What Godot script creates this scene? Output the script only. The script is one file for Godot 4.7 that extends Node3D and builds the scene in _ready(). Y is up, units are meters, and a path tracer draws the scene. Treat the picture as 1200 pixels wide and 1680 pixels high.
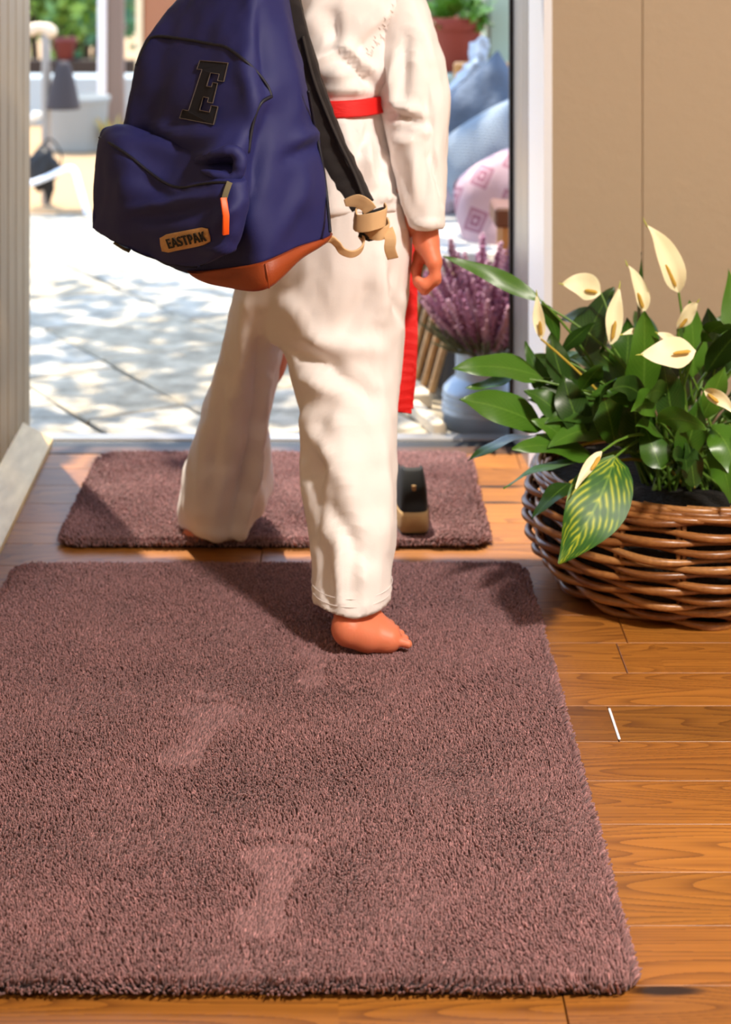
extends Node3D

# ---------------------------------------------------------------- camera frame
const F := 2900.0            # focal length in pixels of the 1200 x 1680 frame
const VX := 575.0            # vanishing point of the level camera
const VY := -110.0
const EYE := 1.1
const DOOR_Z := 3.82

var rng := RandomNumberGenerator.new()
var nz := FastNoiseLite.new()
var M := {}
var used := {}


func P(px: float, py: float, z: float) -> Vector3:
	return Vector3((px - VX) / F * z, EYE - (py - VY) / F * z, -z)


func to_px(p: Vector3) -> Vector2:
	return Vector2(VX + p.x * F / -p.z, VY + (EYE - p.y) * F / -p.z)


# ---------------------------------------------------------------- mesh builder
class MB:
	var v := PackedVector3Array()
	var uv := PackedVector2Array()
	var c := PackedColorArray()
	var i := PackedInt32Array()
	var tint := Color(1, 1, 1)

	func add(p: Vector3, t := Vector2.ZERO) -> int:
		v.append(p); uv.append(t); c.append(tint)
		return v.size() - 1

	func tri(a: int, b: int, d: int) -> void:
		i.append(a); i.append(b); i.append(d)

	func quad(a: int, b: int, d: int, e: int) -> void:
		i.append(a); i.append(b); i.append(d)
		i.append(a); i.append(d); i.append(e)

	func poly(pts: Array, uvs: Array = []) -> void:
		var n := v.size()
		for k in pts.size():
			add(pts[k], uvs[k] if uvs.size() else Vector2.ZERO)
		for k in range(1, pts.size() - 1):
			tri(n, n + k, n + k + 1)

	func flip() -> void:
		for k in range(0, i.size(), 3):
			var t := i[k + 1]
			i[k + 1] = i[k + 2]
			i[k + 2] = t

	func outward(from := 0) -> void:      # makes the faces added since «from» look outwards (front faces run clockwise)
		var vol := 0.0
		var o := v[i[from]] if i.size() > from else Vector3.ZERO
		for k in range(from, i.size(), 3):
			vol += (v[i[k]] - o).dot((v[i[k + 1]] - o).cross(v[i[k + 2]] - o))
		if vol > 0.0:
			for k in range(from, i.size(), 3):
				var t := i[k + 1]
				i[k + 1] = i[k + 2]
				i[k + 2] = t

	func normals() -> PackedVector3Array:
		var n := PackedVector3Array()
		n.resize(v.size())
		for k in range(0, i.size(), 3):
			var a := i[k]
			var b := i[k + 1]
			var d := i[k + 2]
			var f := (v[d] - v[a]).cross(v[b] - v[a])
			n[a] += f
			n[b] += f
			n[d] += f
		for k in n.size():
			n[k] = n[k].normalized() if n[k].length_squared() > 1e-20 else Vector3.UP
		return n

	func mesh() -> ArrayMesh:
		var a := []
		a.resize(Mesh.ARRAY_MAX)
		a[Mesh.ARRAY_VERTEX] = v
		a[Mesh.ARRAY_NORMAL] = normals()
		a[Mesh.ARRAY_TEX_UV] = uv
		a[Mesh.ARRAY_COLOR] = c
		a[Mesh.ARRAY_INDEX] = i
		var m := ArrayMesh.new()
		m.add_surface_from_arrays(Mesh.PRIMITIVE_TRIANGLES, a)
		return m

	func flat() -> MB:
		var o := MB.new()
		for k in range(0, i.size(), 3):
			for j in 3:
				o.v.append(v[i[k + j]]); o.uv.append(uv[i[k + j]]); o.c.append(c[i[k + j]])
				o.i.append(o.v.size() - 1)
		return o

	func loft(rings: Array, cap0 := true, cap1 := true, closed := true) -> void:
		var from := i.size()
		var n: int = rings[0].size()
		var first := v.size()
		for r in rings.size():
			for k in n:
				add(rings[r][k], Vector2(float(k) / n, float(r) / maxf(1, rings.size() - 1)))
		for r in rings.size() - 1:
			for k in (n if closed else n - 1):
				var a := first + r * n + k
				var b := first + r * n + (k + 1) % n
				quad(a, b, b + n, a + n)
		for e in 2:
			if (e == 0 and cap0) or (e == 1 and cap1):
				var at := first + (0 if e == 0 else (rings.size() - 1) * n)
				var mid := Vector3.ZERO
				for k in n:
					mid += v[at + k]
				var m := add(mid / n, Vector2(0.5, float(e)))
				for k in n:
					if e == 0:
						tri(m, at + (k + 1) % n, at + k)
					else:
						tri(m, at + k, at + (k + 1) % n)
		if closed:
			outward(from)

	func tube(pts: Array, radii, sides := 8, caps := true) -> void:
		var rings := []
		var side := Vector3.ZERO
		for k in pts.size():
			var t: Vector3 = (pts[mini(k + 1, pts.size() - 1)] - pts[maxi(k - 1, 0)]).normalized()
			if side == Vector3.ZERO:
				side = t.cross(Vector3.UP if absf(t.y) < 0.9 else Vector3.RIGHT).normalized()
			side = (side - t * side.dot(t)).normalized()
			var up := t.cross(side)
			var r: float = radii[k] if radii is Array else radii
			var ring := PackedVector3Array()
			for s in sides:
				var a := TAU * s / sides
				ring.append(pts[k] + (side * cos(a) + up * sin(a)) * r)
			rings.append(ring)
		loft(rings, caps, caps)

	func ribbon(pts: Array, sides: Array, width, thick: float) -> void:   # flat band with rounded edges
		var rings := []
		for k in pts.size():
			var t: Vector3 = (pts[mini(k + 1, pts.size() - 1)] - pts[maxi(k - 1, 0)]).normalized()
			var s: Vector3 = sides[mini(k, sides.size() - 1)]
			s = (s - t * s.dot(t)).normalized()
			var n := t.cross(s)
			var w: float = (width[k] if width is Array else width) * 0.5
			var h := thick * 0.5
			var ring := PackedVector3Array()
			for q in [[-1, 0.5], [-0.96, 1], [-0.4, 1], [0.4, 1], [0.96, 1], [1, 0.5], [1, -0.5], [0.96, -1], [0.4, -1], [-0.4, -1], [-0.96, -1], [-1, -0.5]]:
				ring.append(pts[k] + s * w * q[0] + n * h * q[1])
			rings.append(ring)
		loft(rings)

	func lathe(profile: Array, segs := 32, at := Vector3.ZERO) -> void:
		var rings := []
		for p in profile:
			var ring := PackedVector3Array()
			for s in segs:
				var a := TAU * s / segs
				ring.append(at + Vector3(cos(a) * p.x, p.y, sin(a) * p.x))
			rings.append(ring)
		loft(rings)

	func box(at: Vector3, size: Vector3, bevel := 0.003, turn := Basis()) -> void:   # chamfered box, hard edges
		var h := size * 0.5
		bevel = minf(bevel, minf(h.x, minf(h.y, h.z)) * 0.9)
		var q := h - Vector3.ONE * bevel
		var from := i.size()
		for ax in 3:
			for sg in [-1.0, 1.0]:
				var b := (ax + 1) % 3
				var d := (ax + 2) % 3
				var pts := []
				var uvs := []
				for e in [[-1, -1], [1, -1], [1, 1], [-1, 1]]:
					var p := Vector3.ZERO
					p[ax] = sg * h[ax]
					p[b] = e[0] * q[b]
					p[d] = e[1] * q[d]
					pts.append(at + turn * p)
					uvs.append(Vector2(p.x, p.z if ax == 1 else p.y))
				if sg < 0:
					pts.reverse()
					uvs.reverse()
				poly(pts, uvs)
		for ax in 3:
			for s1 in [-1.0, 1.0]:
				for s2 in [-1.0, 1.0]:
					var b := (ax + 1) % 3
					var d := (ax + 2) % 3
					var pts := []
					var uvs := []
					for e in [[0, -1], [0, 1], [1, 1], [1, -1]]:
						var p := Vector3.ZERO
						p[ax] = e[1] * q[ax]
						p[b] = s1 * (h[b] if e[0] == 0 else q[b])
						p[d] = s2 * (q[d] if e[0] == 0 else h[d])
						pts.append(at + turn * p)
						uvs.append(Vector2(p.x, p.z))
					if s1 * s2 < 0:
						pts.reverse()
						uvs.reverse()
					poly(pts, uvs)
		for sx in [-1.0, 1.0]:
			for sy in [-1.0, 1.0]:
				for sz in [-1.0, 1.0]:
					var pts := [at + turn * Vector3(sx * h.x, sy * q.y, sz * q.z), at + turn * Vector3(sx * q.x, sy * h.y, sz * q.z), at + turn * Vector3(sx * q.x, sy * q.y, sz * h.z)]
					if sx * sy * sz < 0:
						pts.reverse()
					poly(pts)
		outward(from)

	func prism(outline: Array, z0: float, z1: float) -> void:   # outline of Vector2 (x, y), pushed along z
		var from := i.size()
		for k in outline.size():
			var a: Vector2 = outline[k]
			var b: Vector2 = outline[(k + 1) % outline.size()]
			poly([Vector3(a.x, a.y, z0), Vector3(b.x, b.y, z0), Vector3(b.x, b.y, z1), Vector3(a.x, a.y, z1)])
		var pl := PackedVector2Array(outline)
		var t := Geometry2D.triangulate_polygon(pl)
		for e in 2:
			var n := v.size()
			for p in outline:
				add(Vector3(p.x, p.y, z0 if e == 0 else z1))
			for k in range(0, t.size(), 3):
				if e == 1:
					tri(n + t[k], n + t[k + 1], n + t[k + 2])
				else:
					tri(n + t[k], n + t[k + 2], n + t[k + 1])
		# sides may face either way: settle each half by volume
		outward(from)

	func ball(at: Vector3, r: Vector3, segs := 10, rows := 6) -> void:
		var rings := []
		for k in range(1, rows):
			var a := PI * k / rows
			var ring := PackedVector3Array()
			for s in segs:
				var b := TAU * s / segs
				ring.append(at + Vector3(sin(a) * cos(b) * r.x, cos(a) * r.y, sin(a) * sin(b) * r.z))
			rings.append(ring)
		loft(rings)
		v[v.size() - 2] = at + Vector3(0, r.y, 0)
		v[v.size() - 1] = at - Vector3(0, r.y, 0)


# surface nets over a distance field
func nets(lo: Vector3, hi: Vector3, cell: float, f: Callable) -> MB:
	var nx := int(ceil((hi.x - lo.x) / cell)) + 1
	var ny := int(ceil((hi.y - lo.y) / cell)) + 1
	var nzz := int(ceil((hi.z - lo.z) / cell)) + 1
	var val := PackedFloat32Array()
	val.resize(nx * ny * nzz)
	val.fill(1.0)
	var near := PackedByteArray()
	near.resize(nx * ny * nzz)
	var B := 4
	for bz in range(0, nzz, B):
		for by in range(0, ny, B):
			for bx in range(0, nx, B):
				var mid := lo + Vector3(bx + 1.5, by + 1.5, bz + 1.5) * cell
				var d: float = f.call(mid)
				var skip := absf(d) > cell * 3.8
				for z in range(bz, mini(bz + B, nzz)):
					for y in range(by, mini(by + B, ny)):
						var row := (z * ny + y) * nx
						for x in range(bx, mini(bx + B, nx)):
							if skip:
								val[row + x] = d
							else:
								val[row + x] = f.call(lo + Vector3(x, y, z) * cell)
								near[row + x] = 1
	var out := MB.new()
	var id := PackedInt32Array()
	id.resize(nx * ny * nzz)
	id.fill(-1)
	var step := [0, 1, nx, nx + 1, nx * ny, nx * ny + 1, nx * ny + nx, nx * ny + nx + 1]
	var corner := []
	for k in 8:
		corner.append(Vector3(k & 1, (k >> 1) & 1, (k >> 2) & 1))
	var edges := [[0, 1], [2, 3], [4, 5], [6, 7], [0, 2], [1, 3], [4, 6], [5, 7], [0, 4], [1, 5], [2, 6], [3, 7]]
	for z in nzz - 1:
		for y in ny - 1:
			for x in nx - 1:
				var at := (z * ny + y) * nx + x
				if near[at] == 0 and near[at + step[7]] == 0:
					continue
				var inside := 0
				for k in 8:
					if val[at + step[k]] < 0.0:
						inside += 1
				if inside == 0 or inside == 8:
					continue
				var sum := Vector3.ZERO
				var n := 0
				for e in edges:
					var a: float = val[at + step[e[0]]]
					var b: float = val[at + step[e[1]]]
					if (a < 0.0) != (b < 0.0):
						sum += corner[e[0]].lerp(corner[e[1]], a / (a - b))
						n += 1
				id[at] = out.add(lo + (Vector3(x, y, z) + sum / n) * cell)
	var sx := 1
	var sy := nx
	var sz := nx * ny
	for z in range(1, nzz - 1):
		for y in range(1, ny - 1):
			for x in range(1, nx - 1):
				var at := (z * ny + y) * nx + x
				if near[at] == 0:
					continue
				var a := val[at] < 0.0
				if a != (val[at + sx] < 0.0):
					net_quad(out, id[at - sy - sz], id[at - sz], id[at], id[at - sy], a)
				if a != (val[at + sy] < 0.0):
					net_quad(out, id[at - sz - sx], id[at - sx], id[at], id[at - sz], a)
				if a != (val[at + sz] < 0.0):
					net_quad(out, id[at - sx - sy], id[at - sy], id[at], id[at - sx], a)
	return out


func net_quad(o: MB, a: int, b: int, c: int, d: int, inside: bool) -> void:
	if a < 0 or b < 0 or c < 0 or d < 0:
		return
	if inside:
		o.quad(a, d, c, b)
	else:
		o.quad(a, b, c, d)


func smin(a: float, b: float, k: float) -> float:
	var h := maxf(k - absf(a - b), 0.0) / k
	return minf(a, b) - h * h * k * 0.25


func capsule(p: Vector3, a: Vector3, b: Vector3, ra: float, rb: float) -> float:
	var ab := b - a
	var t := clampf((p - a).dot(ab) / ab.length_squared(), 0.0, 1.0)
	return p.distance_to(a + ab * t) - lerpf(ra, rb, t)


# A near-upright tube given by rows [py, left px, right px, depth of its axis, half depth]
func tube_rows(rows: Array) -> Array:
	var out := []
	for r in rows:
		var z: float = r[3]
		out.append([EYE - (r[0] - VY) / F * z, ((r[1] + r[2]) * 0.5 - VX) / F * z, (r[2] - r[1]) * 0.5 / F * z, -z, r[4]])
	return out


func tube_at(t: Array, y: float) -> Array:
	if y >= t[0][0]:
		return t[0]
	for k in range(1, t.size()):
		if y > t[k][0]:
			var w: float = (y - t[k][0]) / (t[k - 1][0] - t[k][0])
			w = w * w * (3.0 - 2.0 * w) * 0.5 + w * 0.5
			var a: Array = t[k]
			var b: Array = t[k - 1]
			return [y, lerpf(a[1], b[1], w), lerpf(a[2], b[2], w), lerpf(a[3], b[3], w), lerpf(a[4], b[4], w)]
	return t[t.size() - 1]


func tube_d(t: Array, p: Vector3) -> float:
	var r := tube_at(t, p.y)
	var x: float = (p.x - r[1]) / r[2]
	var z: float = (p.z - r[3]) / r[4]
	var d := (sqrt(x * x + z * z) - 1.0) * minf(r[2], r[4])
	return maxf(d, maxf(p.y - t[0][0], t[t.size() - 1][0] - p.y))


# folds of cloth: [x0, y0, x1, y1 (frame of the picture), width px, height in mm] on the side that faces the room, and a broad noise all round
func fold(mb: MB, creases: Array, amp: float, freq: float, stretch := Vector3(1, 0.45, 1)) -> void:
	var n := mb.normals()
	for k in mb.v.size():
		var p := mb.v[k]
		var q := to_px(p)
		var g := p * stretch * freq * 0.8 + Vector3(3, 9, 2)
		g += Vector3(1, 0.5, 0.7) * 0.5 * nz.get_noise_3dv(p * freq * 0.5)
		var d := amp * (nz.get_noise_3dv(p * stretch * freq) + 0.5 * nz.get_noise_3dv(p * stretch * freq * 2.3 + Vector3(7, 3, 1)) + 0.6 * (0.25 - pow(absf(nz.get_noise_3dv(g)), 0.7)))
		var w := smoothstep(-0.1, 0.35, n[k].z)
		if w > 0.0:
			for c in creases:
				var a := Vector2(c[0], c[1])
				var ab := Vector2(c[2], c[3]) - a
				var t := clampf((q - a).dot(ab) / ab.length_squared(), 0.0, 1.0)
				var e: float = q.distance_to(a + ab * t) / c[4]
				if e < 3.0:
					d += w * c[5] * 0.0017 * exp(-e * e) * (0.4 + 0.6 * sin(PI * clampf(t, 0.06, 0.94)))
		mb.v[k] = p + n[k] * d


func catmull(pts: Array, per: int, closed := false) -> Array:
	var out := []
	var n := pts.size()
	for k in (n if closed else n - 1):
		var a: Vector3 = pts[(k - 1 + n) % n] if closed else pts[maxi(k - 1, 0)]
		var b: Vector3 = pts[k]
		var c: Vector3 = pts[(k + 1) % n]
		var d: Vector3 = pts[(k + 2) % n] if closed else pts[mini(k + 2, n - 1)]
		for s in per:
			out.append(b.cubic_interpolate(c, a, d, float(s) / per))
	if not closed:
		out.append(pts[n - 1])
	return out


# nearest point of a mesh on the line of sight through a pixel (used to sew things onto cloth)
func on_surface(mb: MB, px: float, py: float, lift := 0.0) -> Vector3:
	var o := Vector3(0, EYE, 0)
	var d := (P(px, py, 1.0) - o)
	var best := 1e9
	var nor := Vector3.BACK
	for k in range(0, mb.i.size(), 3):
		var a := mb.v[mb.i[k]]
		var e1 := mb.v[mb.i[k + 1]] - a
		var e2 := mb.v[mb.i[k + 2]] - a
		var h := d.cross(e2)
		var det := e1.dot(h)
		if absf(det) < 1e-14:
			continue
		var s := o - a
		var u := s.dot(h) / det
		if u < 0.0 or u > 1.0:
			continue
		var q := s.cross(e1)
		var w := d.dot(q) / det
		if w < 0.0 or u + w > 1.0:
			continue
		var t := e2.dot(q) / det
		if t > 0.01 and t < best:
			best = t
			nor = e2.cross(e1).normalized()
	if best > 1e8:
		return P(px, py, 2.5)
	if nor.dot(d) > 0:
		nor = -nor
	return o + d * best + nor * lift


# ---------------------------------------------------------------- scene helpers
func numbered(n: String) -> String:
	used[n] = used.get(n, -1) + 1
	return n if used[n] == 0 else "%s_%03d" % [n, used[n]]


func tag(o: Node, label: String, category := "", group := "", kind := "") -> void:
	if label: o.set_meta("label", label)
	if category: o.set_meta("category", category)
	if group: o.set_meta("group", group)
	if kind: o.set_meta("kind", kind)


func thing(called: String, label: String, category: String, group := "", at := Vector3.ZERO) -> Node3D:
	var o := Node3D.new()
	o.name = numbered(called)
	add_child(o, true)
	o.position = at
	tag(o, label, category, group)
	return o


func part(called: String, mb, material: Material, parent: Node = self, smooth := true) -> MeshInstance3D:
	var o := MeshInstance3D.new()
	var n := 0
	for ch in parent.get_children():
		if String(ch.name) == called or String(ch.name).begins_with(called + "_0") or String(ch.name).begins_with(called + "_1") or String(ch.name).begins_with(called + "_2"):
			n += 1
	o.name = numbered(called) if parent == self else (called if n == 0 else "%s_%03d" % [called, n])
	if mb is MB:
		var b: MB = mb
		o.mesh = b.mesh() if smooth else b.flat().mesh()
	else:
		o.mesh = mb
	o.material_override = null
	for s in o.mesh.get_surface_count():
		o.set_surface_override_material(s, material)
	o.cast_shadow = GeometryInstance3D.SHADOW_CASTING_SETTING_ON
	parent.add_child(o, true)
	# shift a part's own frame to its thing's base so that children follow it
	if parent is Node3D and parent != self:
		var up: Node3D = parent
		var off := Vector3.ZERO
		while up != self and up != null:
			off += up.position
			up = up.get_parent() as Node3D
		o.position = -off
	return o


func mat(color: Color, rough := 0.8, name_ := "") -> StandardMaterial3D:
	var m := StandardMaterial3D.new()
	m.albedo_color = color
	m.roughness = rough
	if name_: m.resource_name = name_
	return m


func noise_tex(seed_: int, freq: float, a: Color, b: Color, type := FastNoiseLite.TYPE_SIMPLEX_SMOOTH, oct := 4, size := 512) -> NoiseTexture2D:
	var f := FastNoiseLite.new()
	f.seed = seed_
	f.frequency = freq
	f.noise_type = type
	f.fractal_octaves = oct
	var t := NoiseTexture2D.new()
	t.width = size
	t.height = size
	t.seamless = true
	t.noise = f
	var g := Gradient.new()
	g.set_color(0, a)
	g.set_color(1, b)
	t.color_ramp = g
	return t


func tri(m: StandardMaterial3D, scale: Vector3) -> StandardMaterial3D:
	m.uv1_triplanar = true
	m.uv1_world_triplanar = false
	m.uv1_scale = scale
	return m


func bump(m: StandardMaterial3D, t: Texture2D, cm: float) -> StandardMaterial3D:
	m.heightmap_enabled = true
	m.heightmap_texture = t
	m.heightmap_scale = cm
	return m


func wood_image(w: int, h: int, seed_: int, light: Color, dark: Color, knots: int) -> ImageTexture:
	var a := FastNoiseLite.new()
	a.seed = seed_
	a.frequency = 0.004
	a.fractal_octaves = 2
	var b := FastNoiseLite.new()
	b.seed = seed_ + 5
	b.frequency = 0.05
	b.fractal_octaves = 3
	var r := RandomNumberGenerator.new()
	r.seed = seed_
	var ks := []
	for k in knots:
		ks.append([r.randf() * w, r.randf() * h, r.randf_range(6, 13)])
	var im := Image.create(w, h, false, Image.FORMAT_RGB8)
	for y in h:
		for x in w:
			var warp := 0.0
			var core := 0.0
			for k in ks:
				var dx: float = (x - k[0]) / 3.0
				var dy: float = y - k[1]
				var d := sqrt(dx * dx + dy * dy)
				warp += 1.4 * exp(-d / 28.0)
				core = maxf(core, 1.0 - smoothstep(k[2] * 0.4, k[2], d))
			var ring := a.get_noise_2d(x * 0.35, y * 2.2) * 9.0 + y * 0.012 + warp * 2.0
			ring = ring - floor(ring)
			var line := pow(ring, 3.0)
			var grain := b.get_noise_2d(x * 0.09, y * 2.4) * 0.5 + 0.5
			var wide := a.get_noise_2d(x * 0.6 + 900, y * 0.8) * 0.5 + 0.5
			var t := clampf(0.42 * line + 0.36 * grain * grain + 0.22 * wide, 0, 1)
			var col := light.lerp(dark, t)
			col = col.lerp(Color(0.12, 0.06, 0.03), core * 0.85)
			im.set_pixel(x, y, col)
	return ImageTexture.create_from_image(im)


func leaf_image(green: Color, vein: Color, streak: float) -> ImageTexture:
	var w := 128
	var h := 256
	var im := Image.create(w, h, false, Image.FORMAT_RGB8)
	for y in h:
		for x in w:
			var u := absf((x + 0.5) / w - 0.5) * 2.0
			var t := float(y) / h
			var s := t * (9.0 if streak > 0.0 else 15.0) - u * 3.2 - u * u * 1.4
			s = absf(s - floor(s) - 0.5) * 2.0
			var n := nz.get_noise_2d(x * 1.3, y * 0.8) * 0.5 + 0.5
			var lat := pow(1.0 - s, 5.0) * 0.28
			var mid := 1.0 - smoothstep(0.02, 0.07, u)
			var col := green.lerp(green.darkened(0.35), n * 0.6)
			col = col.lerp(vein, clampf(lat + mid * 0.6, 0, 1))
			if streak > 0.0:
				var b := pow(1.0 - s, 1.3) * smoothstep(0.30, 0.62, nz.get_noise_2d(x * 0.022 + 40.0, y * 0.016) * 0.5 + 0.5) * (1.0 - 0.5 * smoothstep(0.7, 1.0, u))
				col = col.lerp(Color(0.80, 0.78, 0.16), b * streak)
			im.set_pixel(x, y, col)
	return ImageTexture.create_from_image(im)


func _ready() -> void:
	rng.seed = 7
	nz.seed = 11
	nz.frequency = 1.0
	nz.fractal_octaves = 2
	camera_and_light()
	materials()
	room()
	patio()
	floor_mats()
	child()
	backpack()
	shoe()
	basket()
	peace_lily()
	terrace_seat()
	heather()
	garden()


func camera_and_light() -> void:
	var cam := Camera3D.new()
	cam.name = "camera"
	add_child(cam)
	cam.position = Vector3(0, EYE, 0)
	var at := CameraAttributesPhysical.new()
	at.frustum_near = 0.05
	at.frustum_far = 100.0
	at.frustum_focal_length = 41.4
	at.frustum_focus_distance = 2.3
	at.exposure_aperture = 3.3
	cam.attributes = at
	cam.near = 0.05
	cam.far = 100.0
	cam.set_frustum(2.0 * 0.05 * 840.0 / F, Vector2((600.0 - VX) / F * 0.05, -(840.0 - VY) / F * 0.05), 0.05, 100.0)
	cam.current = true

	var env := Environment.new()
	env.background_mode = Environment.BG_SKY
	var sky := Sky.new()
	var sm := ProceduralSkyMaterial.new()
	sm.sky_top_color = Color(0.58, 0.68, 0.82)
	sm.sky_horizon_color = Color(0.90, 0.92, 0.95)
	sm.ground_bottom_color = Color(0.45, 0.42, 0.38)
	sm.ground_horizon_color = Color(0.72, 0.72, 0.70)
	sm.sky_energy_multiplier = 2.0
	sm.ground_energy_multiplier = 0.8
	sky.sky_material = sm
	env.sky = sky
	env.tonemap_mode = Environment.TONE_MAPPER_LINEAR
	env.tonemap_exposure = 1.0
	env.sdfgi_enabled = true
	env.ssao_enabled = true
	env.ssil_enabled = true
	var we := WorldEnvironment.new()
	we.name = "world"
	we.environment = env
	add_child(we)

	var sun := DirectionalLight3D.new()      # high sun behind the house front, a little from the left of the garden
	sun.name = "sun"
	sun.light_color = Color(1.0, 0.95, 0.87)
	sun.light_energy = 3.0
	sun.light_angular_distance = 0.6
	sun.shadow_enabled = true
	add_child(sun)
	sun.look_at_from_position(Vector3.ZERO, Vector3(0.16, -0.92, 0.36), Vector3.UP)

	# ceiling panel over the runner: a glowing diffuser with its light just below it
	var lamp := AreaLight3D.new()
	lamp.name = "panel_light"
	lamp.area_size = Vector2(0.26, 0.26)
	lamp.light_energy = 14.0
	lamp.light_color = Color(1.0, 0.96, 0.915)
	lamp.shadow_enabled = true
	lamp.area_range = 8.0
	add_child(lamp)
	lamp.position = Vector3(1.25, 2.33, -1.05)
	lamp.rotation = Vector3(-PI / 2, 0, 0)
	var lamp2 := lamp.duplicate() as AreaLight3D      # its twin nearer the camera
	lamp2.name = "panel_light_001"
	lamp2.light_energy = 0.6
	add_child(lamp2)
	lamp2.position = Vector3(-0.2, 2.33, -0.2)


func materials() -> void:
	var weave := noise_tex(3, 0.09, Color.BLACK, Color.WHITE, FastNoiseLite.TYPE_CELLULAR, 2)
	var soft := noise_tex(4, 0.02, Color.BLACK, Color.WHITE, FastNoiseLite.TYPE_SIMPLEX_SMOOTH, 4)
	M.weave = weave
	M.soft = soft
	M.planks = []
	for k in 3:
		var w := mat(Color.WHITE, 0.43, "oak")
		w.albedo_texture = wood_image(640, 320, 21 + k * 9, Color(0.72, 0.465, 0.185), Color(0.36, 0.195, 0.07), 2 + k)
		w.vertex_color_use_as_albedo = true
		bump(w, w.albedo_texture, 0.05)
		M.planks.append(w)
	M.subfloor = mat(Color(0.10, 0.06, 0.035), 0.9)
	M.wall_paint = bump(tri(mat(Color(0.69, 0.61, 0.505), 0.6), Vector3(3, 3, 3)), soft, 0.05)
	M.left_paint = tri(mat(Color(0.66, 0.575, 0.44), 0.5), Vector3(9, 0.5, 9))
	M.left_paint.albedo_texture = noise_tex(8, 0.02, Color(0.82, 0.80, 0.76), Color(1, 1, 1))
	M.skirting = tri(mat(Color(0.96, 0.82, 0.53), 0.45), Vector3(7, 7, 1.2))
	M.skirting.albedo_texture = noise_tex(9, 0.012, Color(0.80, 0.74, 0.60), Color(1, 1, 1))
	M.white_paint = mat(Color(0.95, 0.96, 0.98), 0.35)
	M.plaster = mat(Color(0.66, 0.60, 0.52), 0.9)
	M.alu = mat(Color(0.62, 0.61, 0.60), 0.35)
	M.alu.metallic = 0.6
	M.gasket = mat(Color(0.05, 0.05, 0.055), 0.5)
	M.bronze = tri(mat(Color(0.30, 0.19, 0.11), 0.45), Vector3(2, 8, 8))
	M.stone = []
	for k in 3:
		var s := tri(mat([Color(0.78, 0.745, 0.68), Color(0.72, 0.695, 0.64), Color(0.78, 0.725, 0.63)][k], 0.85), Vector3(1.6, 1.6, 1.6))
		s.albedo_texture = noise_tex(30 + k, 0.011, Color(0.66, 0.65, 0.62), Color(1, 1, 1), FastNoiseLite.TYPE_SIMPLEX_SMOOTH, 5)
		bump(s, soft, 0.25)
		M.stone.append(s)
	M.joint = mat(Color(0.40, 0.36, 0.31), 0.95)
	M.gravel = bump(tri(mat(Color(0.68, 0.545, 0.385), 0.95), Vector3(1.5, 1.5, 1.5)), soft, 0.4)
	# rug
	M.backing = mat(Color(0.14, 0.085, 0.09), 0.95)
	M.pile = mat(Color.WHITE, 0.9, "pile")
	M.pile.vertex_color_use_as_albedo = true
	M.pile.rim_enabled = true
	M.pile.rim = 0.35
	M.pile.rim_tint = 0.6
	# child
	M.cotton = bump(tri(mat(Color(0.925, 0.895, 0.885), 0.85, "cotton"), Vector3(14, 14, 14)), weave, 0.02)
	M.cotton.rim_enabled = true
	M.cotton.rim = 0.15
	M.skin = mat(Color(0.88, 0.50, 0.36), 0.5, "skin")
	M.skin.subsurf_scatter_enabled = true
	M.skin.subsurf_scatter_strength = 0.25
	M.nail = mat(Color(0.93, 0.66, 0.58), 0.3)
	M.hair = mat(Color(0.35, 0.22, 0.12), 0.55)
	M.eye = mat(Color(0.93, 0.92, 0.90), 0.2)
	M.iris = mat(Color(0.18, 0.12, 0.08), 0.2)
	M.lip = mat(Color(0.76, 0.40, 0.36), 0.45)
	M.belt = bump(tri(mat(Color(0.86, 0.05, 0.035), 0.65), Vector3(6, 40, 6)), soft, 0.06)
	M.thread = mat(Color(0.91, 0.87, 0.86), 0.7)
	# bag
	M.navy = bump(tri(mat(Color(0.075, 0.086, 0.33), 0.7, "navy canvas"), Vector3(26, 26, 26)), weave, 0.02)
	M.navy.rim_enabled = true
	M.navy.rim = 0.15
	M.navy.rim_tint = 0.7
	M.piping = mat(Color(0.05, 0.05, 0.12), 0.6)
	M.leather = bump(tri(mat(Color(0.56, 0.235, 0.085), 0.5), Vector3(14, 14, 14)), weave, 0.03)
	M.patch = bump(tri(mat(Color(0.74, 0.56, 0.36), 0.6), Vector3(18, 18, 18)), soft, 0.08)
	M.print = mat(Color(0.10, 0.07, 0.05), 0.7)
	M.strap = bump(tri(mat(Color(0.17, 0.145, 0.14), 0.8), Vector3(20, 20, 20)), weave, 0.04)
	M.web = bump(tri(mat(Color(0.83, 0.68, 0.50), 0.75), Vector3(30, 30, 30)), weave, 0.03)
	M.letter = mat(Color(0.035, 0.037, 0.10), 0.85)
	M.stitch = mat(Color(0.36, 0.31, 0.29), 0.8)
	M.pull = mat(Color(0.92, 0.34, 0.06), 0.5)
	M.tape = mat(Color(0.34, 0.30, 0.18), 0.7)
	M.metal = mat(Color(0.75, 0.75, 0.76), 0.25)
	M.metal.metallic = 1.0
	# shoe
	M.shoe = bump(tri(mat(Color(0.05, 0.065, 0.075), 0.8), Vector3(20, 20, 20)), weave, 0.04)
	M.jute = bump(tri(mat(Color(0.70, 0.57, 0.39), 0.9), Vector3(10, 60, 10)), soft, 0.15)
	M.rubber = mat(Color(0.08, 0.075, 0.07), 0.7)
	# basket and plant
	M.wicker = []
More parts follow.
